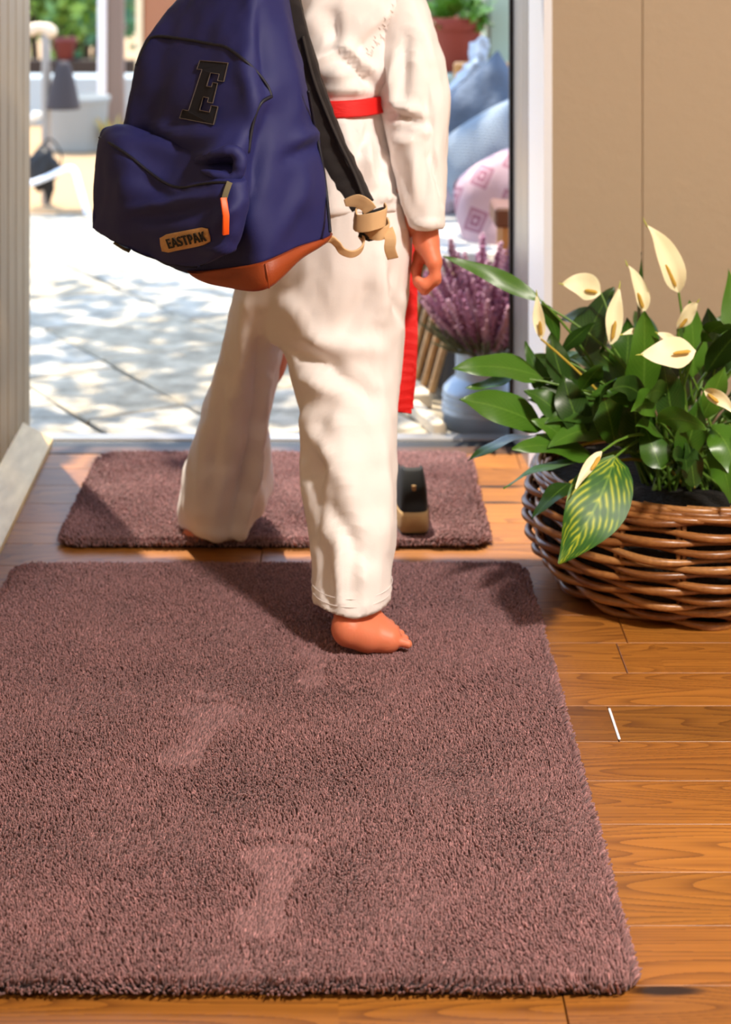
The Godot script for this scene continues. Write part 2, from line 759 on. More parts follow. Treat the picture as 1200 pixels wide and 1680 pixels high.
	for k in 4:
		var w2 := mat([Color(0.67, 0.45, 0.25), Color(0.59, 0.38, 0.20), Color(0.73, 0.52, 0.31), Color(0.54, 0.34, 0.18)][k], 0.32)
		tri(w2, Vector3(9, 30, 9))
		w2.albedo_texture = noise_tex(50 + k, 0.02, Color(0.70, 0.66, 0.62), Color(1, 1, 1))
		M.wicker.append(w2)
	M.soil = bump(tri(mat(Color(0.07, 0.05, 0.035), 0.95), Vector3(8, 8, 8)), soft, 0.6)
	M.leaf = []
	for k in 3:
		var l := mat(Color.WHITE, 0.36)
		l.albedo_texture = leaf_image([Color(0.22, 0.38, 0.09), Color(0.30, 0.48, 0.12), Color(0.17, 0.29, 0.09)][k], Color(0.40, 0.54, 0.20), 0.0)
		l.backlight_enabled = true
		l.backlight = Color(0.35, 0.42, 0.12)
		M.leaf.append(l)
	M.leaf_yellow = mat(Color.WHITE, 0.5)
	M.leaf_yellow.albedo_texture = leaf_image(Color(0.16, 0.38, 0.07), Color(0.48, 0.60, 0.18), 0.85)
	M.leaf_yellow.backlight_enabled = true
	M.leaf_yellow.backlight = Color(0.35, 0.42, 0.12)
	M.stem = mat(Color(0.36, 0.50, 0.17), 0.4)
	M.stem_pale = mat(Color(0.72, 0.62, 0.22), 0.4)
	M.spathe = mat(Color(0.96, 0.92, 0.76), 0.5)
	M.spathe.backlight_enabled = true
	M.spathe.backlight = Color(0.5, 0.48, 0.34)
	M.spathe_tip = mat(Color(0.70, 0.72, 0.30), 0.5)
	M.spadix = bump(tri(mat(Color(0.90, 0.72, 0.30), 0.7), Vector3(60, 60, 60)), weave, 0.1)


# ---------------------------------------------------------------- the room
func slab(called: String, at: Vector3, size: Vector3, m: Material, parent: Node = self, turn := Basis(), bevel := 0.004) -> MeshInstance3D:
	var b := MB.new()
	b.box(at, size, bevel, turn)
	var o := part(called, b, m, parent, false)
	if parent == self:
		o.set_meta("kind", "structure")
	return o


func structure(called: String) -> Node3D:
	var o := Node3D.new()
	o.name = called
	add_child(o, true)
	o.set_meta("kind", "structure")
	return o


func room() -> void:
	# floor: boards laid across, 111 mm wide
	var fl := structure("floor")
	var b := MB.new()
	b.box(Vector3(0.45, -0.06, -1.2), Vector3(2.5, 0.08, 5.28), 0.002)
	part("subfloor", b, M.subfloor, fl, false)
	var pitch := 0.1115
	var row := 0
	var z := 1.847 - pitch * 9
	var joints := {8: [0.22, 0.95], 9: [-0.213, 0.9], 10: [-0.42, 0.7], 11: [0.85], 12: [-0.1, 0.76], 13: [0.58], 14: [0.366, 1.2], 15: [0.80], 16: [0.412, 1.1], 17: [-0.3, 0.43], 19: [0.9], 20: [-0.157, 0.6]}
	var tones := {8: 0.80, 9: 0.88, 10: 0.84, 11: 1.24, 12: 0.92, 13: 0.94, 14: 0.66, 15: 1.12, 16: 1.1, 17: 1.06, 18: 0.78}
	while z < DOOR_Z - 0.1:
		var z1 := minf(z + pitch, 3.731)
		var cuts: Array = joints.get(row, [rng.randf_range(-0.4, 1.2)]).duplicate()
		cuts.push_front(-0.8)
		cuts.append(1.69)
		for k in cuts.size() - 1:
			var x0: float = cuts[k] + 0.0008
			var x1: float = cuts[k + 1] - 0.0008
			var t: float = tones.get(row, rng.randf_range(0.75, 1.1)) * rng.randf_range(0.93, 1.07)
			var m := MB.new()
			m.tint = Color(t, t * rng.randf_range(0.94, 1.03), t * rng.randf_range(0.85, 1.05))
			m.box(Vector3((x0 + x1) / 2, -0.01, -(z + z1) / 2), Vector3(x1 - x0, 0.02, z1 - z - 0.0009), 0.0005)
			var ou := rng.randf()
			var ov := rng.randf()
			for j in m.uv.size():
				m.uv[j] = Vector2(m.uv[j].x * 0.85 + ou, m.uv[j].y * 2.6 + ov)
			part("plank", m, M.planks[rng.randi() % 3], fl, false)
		z += pitch
		row += 1
	# pale filler in one open butt joint
	var fil := MB.new()
	fil.box((P(1000, 1162, 2.51) + P(1017, 1215, 2.407)) * 0.5 + Vector3(0, 0.0006, 0), Vector3(0.0035, 0.0018, 0.095), 0.0005)
	part("joint_filler", fil, M.white_paint, fl, false)

	slab("ceiling", Vector3(0.45, 2.47, -1.3), Vector3(2.9, 0.14, 5.5), M.plaster)
	slab("wall_right", Vector3(1.75, 1.2, -1.2), Vector3(0.12, 2.5, 5.3), M.plaster)
	slab("wall_front", Vector3(0.45, 1.2, 1.46), Vector3(2.7, 2.5, 0.12), M.plaster)

	# left wall: upright boards, a hair out of square with the door
	var turn := Basis(Vector3.UP, 0.03)
	var wl := structure("wall_left")
	var core := MB.new()
	core.box(Vector3(-0.714 - 0.06 + 0.075, 1.2, -1.25), Vector3(0.10, 2.5, 5.4), 0.003, turn)
	part("core", core, M.left_paint, wl, false)
	for k in 9:
		var pb := MB.new()
		var zz := 3.90 - 0.05 - k * 0.1
		pb.box(Vector3(-0.716 + 0.03 * (3.82 - zz), 1.2, -zz), Vector3(0.024, 2.4, 0.0975), 0.004, turn)
		part("board", pb, M.left_paint, wl, false)
	# sloping cream skirting along it
	var sk := MB.new()
	var rings := []
	for e in [[3.80, -0.716, -0.640], [1.2, -0.640, -0.562]]:
		var ring := PackedVector3Array()
		for q in [[e[1] - 0.01, 0.001], [e[1] - 0.01, 0.052], [e[1] + 0.004, 0.052], [e[2] - 0.006, 0.016], [e[2], 0.012], [e[2], 0.001]]:
			ring.append(Vector3(q[0], q[1], -e[0]))
		rings.append(ring)
	sk.loft(rings)
	var so := part("baseboard_left", sk, M.skirting, self, false)
	so.set_meta("kind", "structure")

	# wall beside the door, faced with broad boards with a groove between
	var wb := structure("wall_back")
	var wcore := MB.new()
	wcore.box(Vector3(1.055, 1.2, -3.66), Vector3(1.33, 2.5, 0.36), 0.003)
	wcore.box(Vector3(-0.2, 2.26, -3.66), Vector3(1.16, 0.40, 0.36), 0.003)
	part("core", wcore, M.wall_paint, wb, false)
	for k in 7:
		var pb := MB.new()
		pb.box(Vector3(0.379 + 0.193 * (k + 0.5), 1.2, -3.469), Vector3(0.1922, 2.4, 0.02), 0.0018)
		part("board", pb, M.wall_paint, wb, false)
	var tr := MB.new()
	var lo := PackedVector3Array([Vector3(0.3675, 0, -3.64), Vector3(0.3788, 0, -3.457), Vector3(0.395, 0, -3.457), Vector3(0.395, 0, -3.64)])
	var hi := PackedVector3Array()
	for q in lo:
		hi.append(q + Vector3(0, 2.06, 0))
	tr.loft([lo, hi])
	var tro := part("trim_1", tr, M.white_paint, self, false)
	tro.set_meta("kind", "structure")
	# sliding door: frame, rubber seal, sill
	var d := structure("door_1")
	b = MB.new()
	lo = PackedVector3Array([Vector3(0.353, 0, -3.86), Vector3(0.353, 0, -3.82), Vector3(0.3595, 0, -3.745), Vector3(0.3615, 0, -3.735), Vector3(0.3665, 0, -3.645), Vector3(0.395, 0, -3.645), Vector3(0.395, 0, -3.86)])
	hi = PackedVector3Array()
	for q in lo:
		hi.append(q + Vector3(0, 2.06, 0))
	b.loft([lo, hi])
	b.box(Vector3(-0.2, 2.06, -3.845), Vector3(1.15, 0.05, 0.05), 0.004)
	part("frame", b, M.alu, d, false)
	b = MB.new()
	b.box(Vector3(0.3505, 1.03, -3.835), Vector3(0.012, 2.06, 0.02), 0.002)
	part("rubber_seal", b, M.gasket, d, false)
	b = MB.new()
	b.box(Vector3(-0.18, -0.016, -3.868), Vector3(1.12, 0.03, 0.046), 0.003)
	part("sill", b, M.alu, d, false)
	b = MB.new()
	b.box(Vector3(-0.18, -0.006, -3.757), Vector3(1.12, 0.014, 0.05), 0.003)
	part("track", b, M.bronze, d, false)
	b = MB.new()
	b.box(Vector3(-0.18, -0.012, -3.813), Vector3(1.12, 0.014, 0.062), 0.003)
	part("drain_channel", b, M.gasket, d, false)
	# ceiling lamp
	var glow := mat(Color(1, 0.96, 0.9), 0.6)
	glow.emission_enabled = true
	glow.emission = Color(1.0, 0.96, 0.915)
	glow.emission_energy_multiplier = 1.5
	for e in [[1.25, -1.05, "square flat ceiling lamp panel over the bare floor boards"], [-0.2, -0.2, "square flat ceiling lamp panel at the near end of the hall"]]:
		var lamp := thing("ceiling_lamp", e[2], "lamp")
		b = MB.new()
		b.box(Vector3(e[0], 2.385, e[1]), Vector3(0.32, 0.03, 0.32), 0.006)
		part("frame", b, M.white_paint, lamp, false)
		b = MB.new()
		b.box(Vector3(e[0], 2.362, e[1]), Vector3(0.26, 0.02, 0.26), 0.004)
		part("diffuser", b, glow, lamp, false)


func patio() -> void:
	var g := structure("patio")
	var b := MB.new()
	b.box(Vector3(0.5, -0.10, -7.4), Vector3(12, 0.1, 7.0), 0.002)
	part("bedding", b, M.joint, g, false)
	b = MB.new()
	b.box(Vector3(0.5, -0.055, -13.2), Vector3(14, 0.1, 12.4), 0.002)
	part("gravel", b, M.gravel, g, false)
	# flagstones in courses turned about 30 degrees to the house
	var along := Vector3(0.504, 0, 0.864)
	var across := Vector3(-0.864, 0, 0.504) * -1.0      # across.dot((X, 0, -z)) = 0.864 X - 0.504 (-z) ...
	var lines := [1.763]
	while lines[-1] < 6.2:
		lines.append(lines[-1] + rng.randf_range(0.30, 0.52))
	lines.push_front(1.509)
	while lines[0] > -0.5:
		lines.push_front(lines[0] - rng.randf_range(0.30, 0.5))
	for k in lines.size() - 1:
		var s: float = -7.6 + rng.randf() * 0.5
		while s < 2.0:
			var s1 := s + rng.randf_range(0.38, 0.8)
			var pts := []
			for e in [[s, lines[k]], [s1, lines[k]], [s1, lines[k + 1]], [s, lines[k + 1]]]:
				# solve for the ground point with n.(X, z) = e[1] and the run along the joint = e[0]
				var q: Vector3 = along * e[0] + across * e[1]
				q += Vector3(rng.randf_range(-0.02, 0.02), 0, rng.randf_range(-0.02, 0.02)) * 0.4
				pts.append(q)
			var cell := PackedVector2Array()
			for j in 4:
				for t in [0.0, 0.35, 0.7]:
					var w: Vector3 = pts[j].lerp(pts[(j + 1) % 4], t)
					cell.append(Vector2(w.x + rng.randf_range(-0.003, 0.003), w.z + rng.randf_range(-0.003, 0.003)))
			var area := PackedVector2Array([Vector2(-2.4, -7.0), Vector2(2.2, -7.0), Vector2(2.2, -3.893), Vector2(-2.4, -3.893)])
			for got in Geometry2D.intersect_polygons(cell, area):
				for shape in Geometry2D.offset_polygon(got, -0.0032):
					var inner := Geometry2D.offset_polygon(shape, -0.005)
					if inner.size() != 1 or inner[0].size() < 3:
						continue
					var top := -0.012 + rng.randf_range(-0.0015, 0.0015)
					var m := MB.new()
					for e in [[shape, -0.06, -0.017], [inner[0], top, top]]:
						if e[1] != e[2]:
							for j in e[0].size():
								var p0: Vector2 = e[0][j]
								var p1: Vector2 = e[0][(j + 1) % e[0].size()]
								m.poly([Vector3(p0.x, -0.06, p0.y), Vector3(p1.x, -0.06, p1.y), Vector3(p1.x, top - 0.004, p1.y), Vector3(p0.x, top - 0.004, p0.y)])
					m.outward()
					var from := m.i.size()
					var hull: PackedVector2Array = inner[0]
					var c2 := Vector2.ZERO
					for p in shape:
						c2 += p
					c2 /= shape.size()
					for j in shape.size():           # worn rim and top as one fan
						var p0: Vector2 = shape[j]
						var p1: Vector2 = shape[(j + 1) % shape.size()]
						var q0: Vector2 = p0 + (c2 - p0).normalized() * 0.007
						var q1: Vector2 = p1 + (c2 - p1).normalized() * 0.007
						m.poly([Vector3(p0.x, top - 0.004, p0.y), Vector3(p1.x, top - 0.004, p1.y), Vector3(q1.x, top, q1.y), Vector3(q0.x, top, q0.y)])
						m.poly([Vector3(q0.x, top, q0.y), Vector3(q1.x, top, q1.y), Vector3(c2.x, top, c2.y)])
					var nrm: Vector3 = (m.v[m.i[from + 2]] - m.v[m.i[from]]).cross(m.v[m.i[from + 1]] - m.v[m.i[from]])
					if nrm.y < 0:
						for k2 in range(from, m.i.size(), 3):
							var sw := m.i[k2 + 1]
							m.i[k2 + 1] = m.i[k2 + 2]
							m.i[k2 + 2] = sw
					part("flagstone", m, M.stone[rng.randi() % 3], g, false)
			s = s1
	# pale kerb beside the bench
	var kb := MB.new()
	kb.box(Vector3(0.172, 0.002, -4.00), Vector3(0.03, 0.030, 0.20), 0.004, Basis(Vector3.UP, atan2(0.08, 0.29)))
	part("kerb", kb, mat(Color(0.88, 0.82, 0.72), 0.8), g, false)


# ---------------------------------------------------------------- rugs
func inside_round(x: float, z: float, hx: float, hz: float, r: float) -> float:   # signed distance to a rounded rectangle
	var qx := absf(x) - hx + r
	var qz := absf(z) - hz + r
	return Vector2(maxf(qx, 0), maxf(qz, 0)).length() + minf(maxf(qx, qz), 0.0) - r


func tuft(sides: int, bend: float, h: float, r: float) -> ArrayMesh:
	var b := MB.new()
	b.tube([Vector3.ZERO, Vector3(bend * 0.25, h * 0.5, 0), Vector3(bend * 0.7, h * 0.86, 0), Vector3(bend, h, 0)], [r * 0.85, r * 0.95, r * 1.08, r * 0.6], sides)
	return b.mesh()


func footprint(p: Vector2, heel: Vector2, toe: Vector2, w: float) -> float:   # in metres on the rug
	var ab := toe - heel
	var len := ab.length()
	var fwd := ab / len
	var lat := Vector2(-fwd.y, fwd.x)
	var q := Vector2((p - heel).dot(lat), (p - heel).dot(fwd))
	var d := 1.0
	d = minf(d, Vector2(q.x, q.y - 0.012).length() - w * 0.27)                                            # heel
	d = smin(d, (Vector2((q.x - 0.002) / 1.35, q.y - len * 0.72).length() - w * 0.30), 0.03)               # ball
	var t := clampf((q.y - 0.01) / (len * 0.7), 0.0, 1.0)
	d = smin(d, Vector2(q.x - 0.008, q.y - t * len * 0.7 - 0.01).length() - w * 0.17, 0.02)               # outer edge
	for k in 5:
		d = minf(d, q.distance_to(Vector2((k - 2) * w * 0.16, len * (1.03 - 0.028 * absf(k - 1.0)))) - w * (0.105 if k == 0 else 0.075))
	return 1.0 - smoothstep(-0.004, 0.005, d + 0.004 * nz.get_noise_2d(p.x * 70.0, p.y * 70.0))


func carpet(root: Node3D, cx: float, cz: float, hx: float, hz: float, corner: float, gap: float, h: float, prints: Array, presses: Array) -> void:
	var b := MB.new()
	var rings := []
	for e in [[-0.005, 0.0012], [-0.004, 0.005], [-0.008, 0.0100]]:
		var ring := PackedVector3Array()
		for q in 4:
			var ang0 := q * PI / 2
			for s in 7:
				var a := ang0 + PI / 2 * s / 6
				var sx: float = [1, -1, -1, 1][q] * (hx - corner)
				var sz: float = [1, 1, -1, -1][q] * (hz - corner)
				ring.append(Vector3(cx + sx + cos(a) * (corner + e[0]), e[1], -cz + sz + sin(a) * (corner + e[0])))
		rings.append(ring)
	b.loft(rings)
	part("backing", b, M.backing, root, false)
	var xs := []
	var cs := []
	var nxx := int(hx * 2 / gap)
	var nzz := int(hz * 2 / gap)
	var flow := FastNoiseLite.new()
	flow.seed = 5
	flow.frequency = 4.0
	flow.fractal_octaves = 3
	for iz in nzz + 1:
		for ix in nxx + 1:
			var x := -hx + (ix + rng.randf_range(-0.42, 0.42) + 0.5 * (iz % 2)) * gap
			var z := -hz + (iz + rng.randf_range(-0.42, 0.42)) * gap
			var sd := inside_round(x, z, hx - 0.001, hz - 0.001, corner)
			sd += 0.0022 * flow.get_noise_2d(x * 3 + 40, z * 3)
			if sd > 0.0:
				continue
			var wx := cx + x
			var wz := -cz + z
			var tilt := Vector3(flow.get_noise_2d(x, z), 0, flow.get_noise_2d(x + 31, z) - 0.05) * 0.85
			tilt += Vector3(rng.randf_range(-1, 1), 0, rng.randf_range(-1, 1)) * 0.30
			var len := 1.0 + rng.randf_range(-0.20, 0.14)
			var pressed := 0.0
			for f in prints:
				var w := footprint(Vector2(wx, wz), f[0], f[1], f[2])
				if w > 0.0:
					tilt = tilt.lerp(Vector3(0.35, 0, -2.1) + Vector3(rng.randf_range(-0.3, 0.3), 0, rng.randf_range(-0.3, 0.3)), w * 0.95)
					len *= 1.0 + 0.10 * w
					pressed = maxf(pressed, w * (0.7 + 0.6 * flow.get_noise_2d(wx * 9.0, wz * 9.0)))
			for f in presses:       # where something stands on the pile
				var e := 1.0 - smoothstep(0.75, 1.15, Vector2((wx - f[0]) / f[2], (wz - f[1]) / f[3]).length())
				len *= 1.0 - 0.55 * e
			var foot_y := 0.0095
			if sd > -0.0065:
				foot_y -= 0.0062 * (sd + 0.0065) / 0.0065
				var out := Vector3(signf(x) if hx - absf(x) < 0.008 else 0.0, 0, signf(z) if hz - absf(z) < 0.008 else 0.0)
				tilt += out * 1.0
			var up := (Vector3.UP + tilt).normalized()
			var side := up.cross(Vector3(sin(ix * 1.7 + iz), 0.2, cos(iz * 2.1 + ix))).normalized()
			var t := 0.55 + 0.75 * rng.randf()
			if rng.randf() < 0.08:
				t *= 1.5
			var cs_last := Color(0.272 * t, 0.133 * t, 0.132 * t)
			cs.append(cs_last)
			xs.append(Transform3D(Basis(side, up * len, side.cross(up)), Vector3(wx, foot_y, wz)))
			if pressed > 0.5:
				xs.append(Transform3D(Basis(side, up * len, side.cross(up)), Vector3(wx + gap * 0.5, foot_y + 0.001, wz + gap * 0.3)))
				cs.append(cs_last)
	var mm := MultiMesh.new()
	mm.transform_format = MultiMesh.TRANSFORM_3D
	mm.use_colors = true
	mm.mesh = tuft(5, h * 0.14, h, gap * 0.44)
	mm.instance_count = xs.size()
	for k in xs.size():
		mm.set_instance_transform(k, xs[k])
		mm.set_instance_color(k, cs[k])
	var mi := MultiMeshInstance3D.new()
	mi.name = "pile"
	mi.multimesh = mm
	mi.material_override = M.pile
	mi.set_meta("kind", "stuff")
	root.add_child(mi, true)


func floor_mats() -> void:
	var rug := thing("rug", "long mauve deep pile rug with footprints pressed into it", "rug")
	carpet(rug, -0.1375, 2.436, 0.4375, 0.611, 0.028, 0.0026, 0.0100,
		[[Vector2(-0.226, -2.312), Vector2(-0.178, -2.505), 0.110], [Vector2(-0.102, -1.925), Vector2(-0.080, -2.125), 0.110], [Vector2(-0.062, -2.545), Vector2(-0.045, -2.70), 0.08]],
		[[0.045, -2.68, 0.06, 0.045]])
	var mat_ := thing("doormat", "small mauve pile mat in front of the open door", "doormat")
	carpet(mat_, -0.1365, 3.425, 0.3865, 0.270, 0.035, 0.0030, 0.0110, [], [[-0.22, -3.24, 0.07, 0.11], [0.115, -3.24, 0.05, 0.12]])


# ---------------------------------------------------------------- the child
func child() -> void:
	var person := thing("person", "barefoot child in white martial arts suit with red belt, seen from behind walking to door", "person")
	person.position = Vector3(-0.05, 0, -2.9)
	var body := MB.new()
	var hipR := Vector3(0.03, 0.64, -2.91)
	var hipL := Vector3(-0.12, 0.64, -2.93)
	var kneeR := Vector3(0.005, 0.36, -2.84)
	var kneeL := Vector3(-0.16, 0.36, -3.08)
	var ankR := P(580, 985, 2.705)
	var ankL := P(345, 850, 3.23)
	var belly := Vector3(-0.035, 0.78, -2.92)
	var chest := Vector3(-0.02, 1.0, -2.95)
	var shR := Vector3(0.072, 1.085, -2.94)
	var shL := Vector3(-0.15, 1.10, -2.95)
	var elR := P(683, 215, 2.87)
	var wrR := P(699, 378, 2.855)
	var elL := Vector3(-0.21, 0.90, -2.93)
	var wrL := Vector3(-0.16, 1.03, -3.07)
	var neck := Vector3(-0.02, 1.17, -2.965)
	var head := Vector3(-0.02, 1.29, -2.985)
	var bones := [[hipR, kneeR, 0.065, 0.045], [hipL, kneeL, 0.065, 0.045], [kneeR, ankR, 0.045, 0.028], [kneeL, ankL, 0.045, 0.028],
		[hipR, hipL, 0.075, 0.075], [Vector3(-0.045, 0.64, -2.92), belly, 0.085, 0.08], [belly, chest, 0.08, 0.09], [shR, shL, 0.05, 0.05], [chest, neck, 0.06, 0.038],
		[neck, head, 0.038, 0.05], [shR, elR, 0.034, 0.029], [elR, wrR, 0.031, 0.021], [shL, elL, 0.042, 0.031], [elL, wrL, 0.031, 0.021]]
	var body_f := func(p: Vector3) -> float:
		var d := 1.0
		for q in bones:
			d = smin(d, capsule(p, q[0], q[1], q[2], q[3]), 0.03)
		return d
	body = nets(Vector3(-0.30, 0.02, -3.32), Vector3(0.22, 1.32, -2.58), 0.013, body_f)
	# head with a face, turned towards the garden
	var hd := func(p: Vector3) -> float:
		var q := p - head
		var d := (Vector3(q.x / 0.068, q.y / 0.088, q.z / 0.084).length() - 1.0) * 0.066
		d = smin(d, capsule(p, head + Vector3(0, -0.05, -0.045), head + Vector3(0, -0.072, -0.062), 0.032, 0.022), 0.03)      # jaw, chin
		d = smin(d, capsule(p, head + Vector3(0, -0.002, -0.080), head + Vector3(0, -0.028, -0.096), 0.008, 0.012), 0.014)   # nose
		for s in [-1.0, 1.0]:
			d = maxf(d, -(p.distance_to(head + Vector3(0.028 * s, 0.0, -0.090)) - 0.014))
			d = smin(d, (Vector3((q.x - 0.070 * s) / 0.5, q.y + 0.005, q.z - 0.006).length() - 0.024) * 0.6, 0.006)
		return smin(d, capsule(p, neck, head + Vector3(0, -0.04, 0.0), 0.038, 0.038), 0.02)
	body_join(body, nets(head - Vector3(0.1, 0.14, 0.12), head + Vector3(0.1, 0.11, 0.11), 0.005, hd))
	# right foot: pushing off, heel lifted
	foot(body, P(573, 1031, 2.665), P(603, 1042, 2.675), P(629, 1043, 2.69), ankR, Vector3(0.85, -0.03, -0.53).normalized(), Vector3(0.53, 0, 0.85))
	# left foot: flat on the mat
	foot(body, P(322, 884, 3.19), P(352, 872, 3.24), P(392, 858, 3.30), ankL, Vector3(0.60, 0.0, -0.80), Vector3(0.80, 0, 0.60))
	# right hand: loosely closed, seen from its little-finger edge
	hand(body, [wrR, P(704, 428, 2.86)], [0.0, 1.0], 1.0)
	hand_left(body, wrL)
	part("body", body, M.skin, person)
	# face details and hair
	var hair_f := func(p: Vector3) -> float:
		var q := p - head - Vector3(0, 0.012, 0.010)
		var d := (Vector3(q.x / 0.078, q.y / 0.092, q.z / 0.090).length() - 1.0) * 0.076 + 0.003 * nz.get_noise_3dv(p * Vector3(60, 12, 60))
		return maxf(d, minf(-(q.z + 0.045), -(0.035 - q.y)) * 1.0 if q.z < 0.02 else -(q.y + 0.085))
	part("hair", nets(head - Vector3(0.11, 0.12, 0.12), head + Vector3(0.11, 0.13, 0.13), 0.006, hair_f), M.hair, person)
	for s in [-1.0, 1.0]:
		var e := MB.new()
		e.ball(head + Vector3(0.028 * s, 0.0, -0.072), Vector3(0.012, 0.010, 0.010), 12, 8)
		var eo := part("eye", e, M.eye, person)
		e = MB.new()
		e.ball(head + Vector3(0.028 * s, 0.0, -0.080), Vector3(0.005, 0.005, 0.003), 10, 6)
		part("iris", e, M.iris, eo)
	var lips := MB.new()
	lips.ball(head + Vector3(0, -0.047, -0.079), Vector3(0.020, 0.005, 0.007), 12, 6)
	part("mouth", lips, M.lip, person)

	# trousers
	var right := tube_rows([[330, 505, 662, 2.91, 0.115], [400, 500, 667, 2.91, 0.115], [480, 488, 664, 2.90, 0.11], [560, 470, 661, 2.88, 0.105], [620, 480, 658, 2.86, 0.10], [680, 491, 655, 2.83, 0.093],
		[740, 494, 652, 2.805, 0.088], [800, 496, 651, 2.78, 0.084], [870, 503, 648, 2.755, 0.082], [930, 511, 645, 2.735, 0.081], [985, 513, 641, 2.715, 0.080], [1000, 514, 640, 2.71, 0.080]])
	var left := tube_rows([[330, 430, 560, 2.93, 0.11], [400, 410, 540, 2.94, 0.11], [480, 384, 500, 2.96, 0.105], [520, 377, 485, 2.985, 0.10], [570, 362, 468, 3.02, 0.098], [620, 345, 456, 3.06, 0.095], [680, 330, 442, 3.11, 0.095],
		[740, 313, 444, 3.16, 0.098], [790, 299, 447, 3.20, 0.105], [840, 292, 446, 3.235, 0.11], [862, 294, 440, 3.25, 0.11]])
	var seat := tube_rows([[320, 440, 664, 2.92, 0.115], [400, 420, 667, 2.92, 0.118], [480, 410, 655, 2.92, 0.115], [545, 425, 610, 2.925, 0.10]])
	var bottom_r: float = 0.074
	var bottom_l: float = 0.030
	var trousers_f := func(p: Vector3) -> float:
		var a := maxf(tube_d(right, p), bottom_r - p.y)
		var b := maxf(tube_d(left, p), bottom_l + 1.25 * maxf(0.0, p.x + 0.196) - 0.010 - p.y)
		var d := smin(smin(a, tube_d(seat, p), 0.05), b, 0.02)
		if p.y < 0.16:                       # open hems
			var r := tube_at(right, p.y)
			var l := tube_at(left, p.y)
			d = maxf(d, -(Vector2((p.x - r[1]) / r[2], (p.z - r[3]) / r[4]).length() - 0.80) * 0.07 if p.z > -2.95 else -(Vector2((p.x - l[1]) / l[2], (p.z - l[3]) / l[4]).length() - 0.82) * 0.07)
		return d
	var tr := nets(Vector3(-0.34, 0.012, -3.38), Vector3(0.13, 0.72, -2.60), 0.0068, trousers_f)
	fold(tr, [
		[640, 430, 640, 480, 9, -7], [641, 480, 656, 525, 7, -7], [625, 420, 622, 520, 16, 8],
		[470, 490, 520, 560, 16, 8], [465, 570, 540, 600, 16, -9], [480, 610, 560, 650, 18, 8], [500, 560, 620, 575, 18, 7], [530, 600, 610, 650, 14, -6],
		[500, 690, 560, 790, 16, 9], [520, 700, 515, 880, 14, -8], [560, 700, 590, 860, 20, 6], [505, 780, 540, 760, 12, -8], [540, 830, 600, 920, 14, -7], [560, 870, 555, 985, 12, 8], [590, 900, 600, 990, 12, 6], [525, 900, 540, 990, 10, -8],
		[625, 640, 635, 900, 14, 5], [600, 480, 560, 560, 16, -6],
		[405, 500, 395, 640, 14, 7], [430, 520, 420, 650, 12, -8], [440, 620, 394, 893, 7, 11], [427, 640, 378, 890, 9, -8], [340, 700, 330, 840, 14, 6], [360, 620, 350, 760, 12, -6], [370, 780, 350, 870, 14, 6],
		[415, 740, 425, 840, 10, 7], [500, 1008, 640, 1022, 4, 0]], 0.0055, 9.0)
	part("trousers", tr, M.cotton, person)
	# stitched hem bands and side seam
	var hem := MB.new()
	for e in [[right, bottom_r + 0.018, 0.0]]:
		for row in 2:
			var y: float = e[1] + row * 0.010
			var r := tube_at(e[0], y)
			var pts := []
			for s in 49:
				var a := TAU * s / 48.0
				var yy := y
				pts.append(Vector3(r[1] + cos(a) * (r[2] + 0.0005), yy, r[3] + sin(a) * (r[4] + 0.0005)))
			if e[0] == right:
				hem.tube(pts, 0.0007, 5, false)
	part("hem_stitching", hem, M.thread, person.get_node("trousers"))

	# jacket: back, skirt and sleeves
	var torso := tube_rows([[-40, 478, 690, 2.95, 0.105], [0, 470, 680, 2.94, 0.11], [60, 470, 660, 2.93, 0.112], [110, 478, 645, 2.92, 0.110], [145, 488, 634, 2.915, 0.102], [165, 490, 628, 2.91, 0.095], [190, 488, 636, 2.91, 0.100], [250, 480, 652, 2.91, 0.116], [300, 470, 664, 2.91, 0.126], [334, 466, 671, 2.91, 0.130]])
	var hem_y: float = torso[torso.size() - 1][0]
	var top := [shR + Vector3(-0.01, -0.01, 0.0), shL + Vector3(0.01, -0.01, 0.0)]
	var jacket_f := func(p: Vector3) -> float:
		var d := tube_d(torso, p)
		d = smin(d, capsule(p, top[0], top[1], 0.068, 0.068), 0.05)
		d = smin(d, capsule(p, chest, (top[0] + top[1]) * 0.5, 0.10, 0.07), 0.05)
		if p.y < hem_y + 0.06:
			var r := tube_at(torso, p.y)
			d = maxf(d, -(Vector2((p.x - r[1]) / r[2], (p.z - r[3]) / r[4]).length() - 0.87) * 0.1)
		return maxf(d, p.y - (1.165 - 1.2 * maxf(0.0, absf(p.x + 0.02) - 0.06)) )
	var jk := nets(Vector3(-0.26, 0.62, -3.08), Vector3(0.20, 1.20, -2.74), 0.0075, jacket_f)
	fold(jk, [
		[480, 130, 560, 78, 12, 14], [560, 78, 600, 110, 12, 12], [505, 60, 520, 10, 16, 10], [545, 30, 550, 80, 12, -14], [560, 90, 610, 140, 10, -14], [520, 120, 600, 120, 14, 9],
		[600, 60, 640, 10, 12, 9], [580, 100, 620, 40, 9, -7], [620, 130, 650, 50, 10, 12], [635, 100, 650, 20, 8, -10], [540, 145, 620, 146, 10, 9],
		[590, 210, 610, 300, 9, 9], [600, 215, 592, 250, 6, -10], [618, 220, 650, 310, 10, -6], [560, 200, 585, 280, 10, 6], [640, 260, 630, 325, 8, 6], [625, 200, 645, 250, 8, -7],
		[600, 325, 668, 325, 5, 4]], 0.006, 11.0, Vector3(1, 0.7, 1))
	var jo := part("jacket", jk, M.cotton, person)
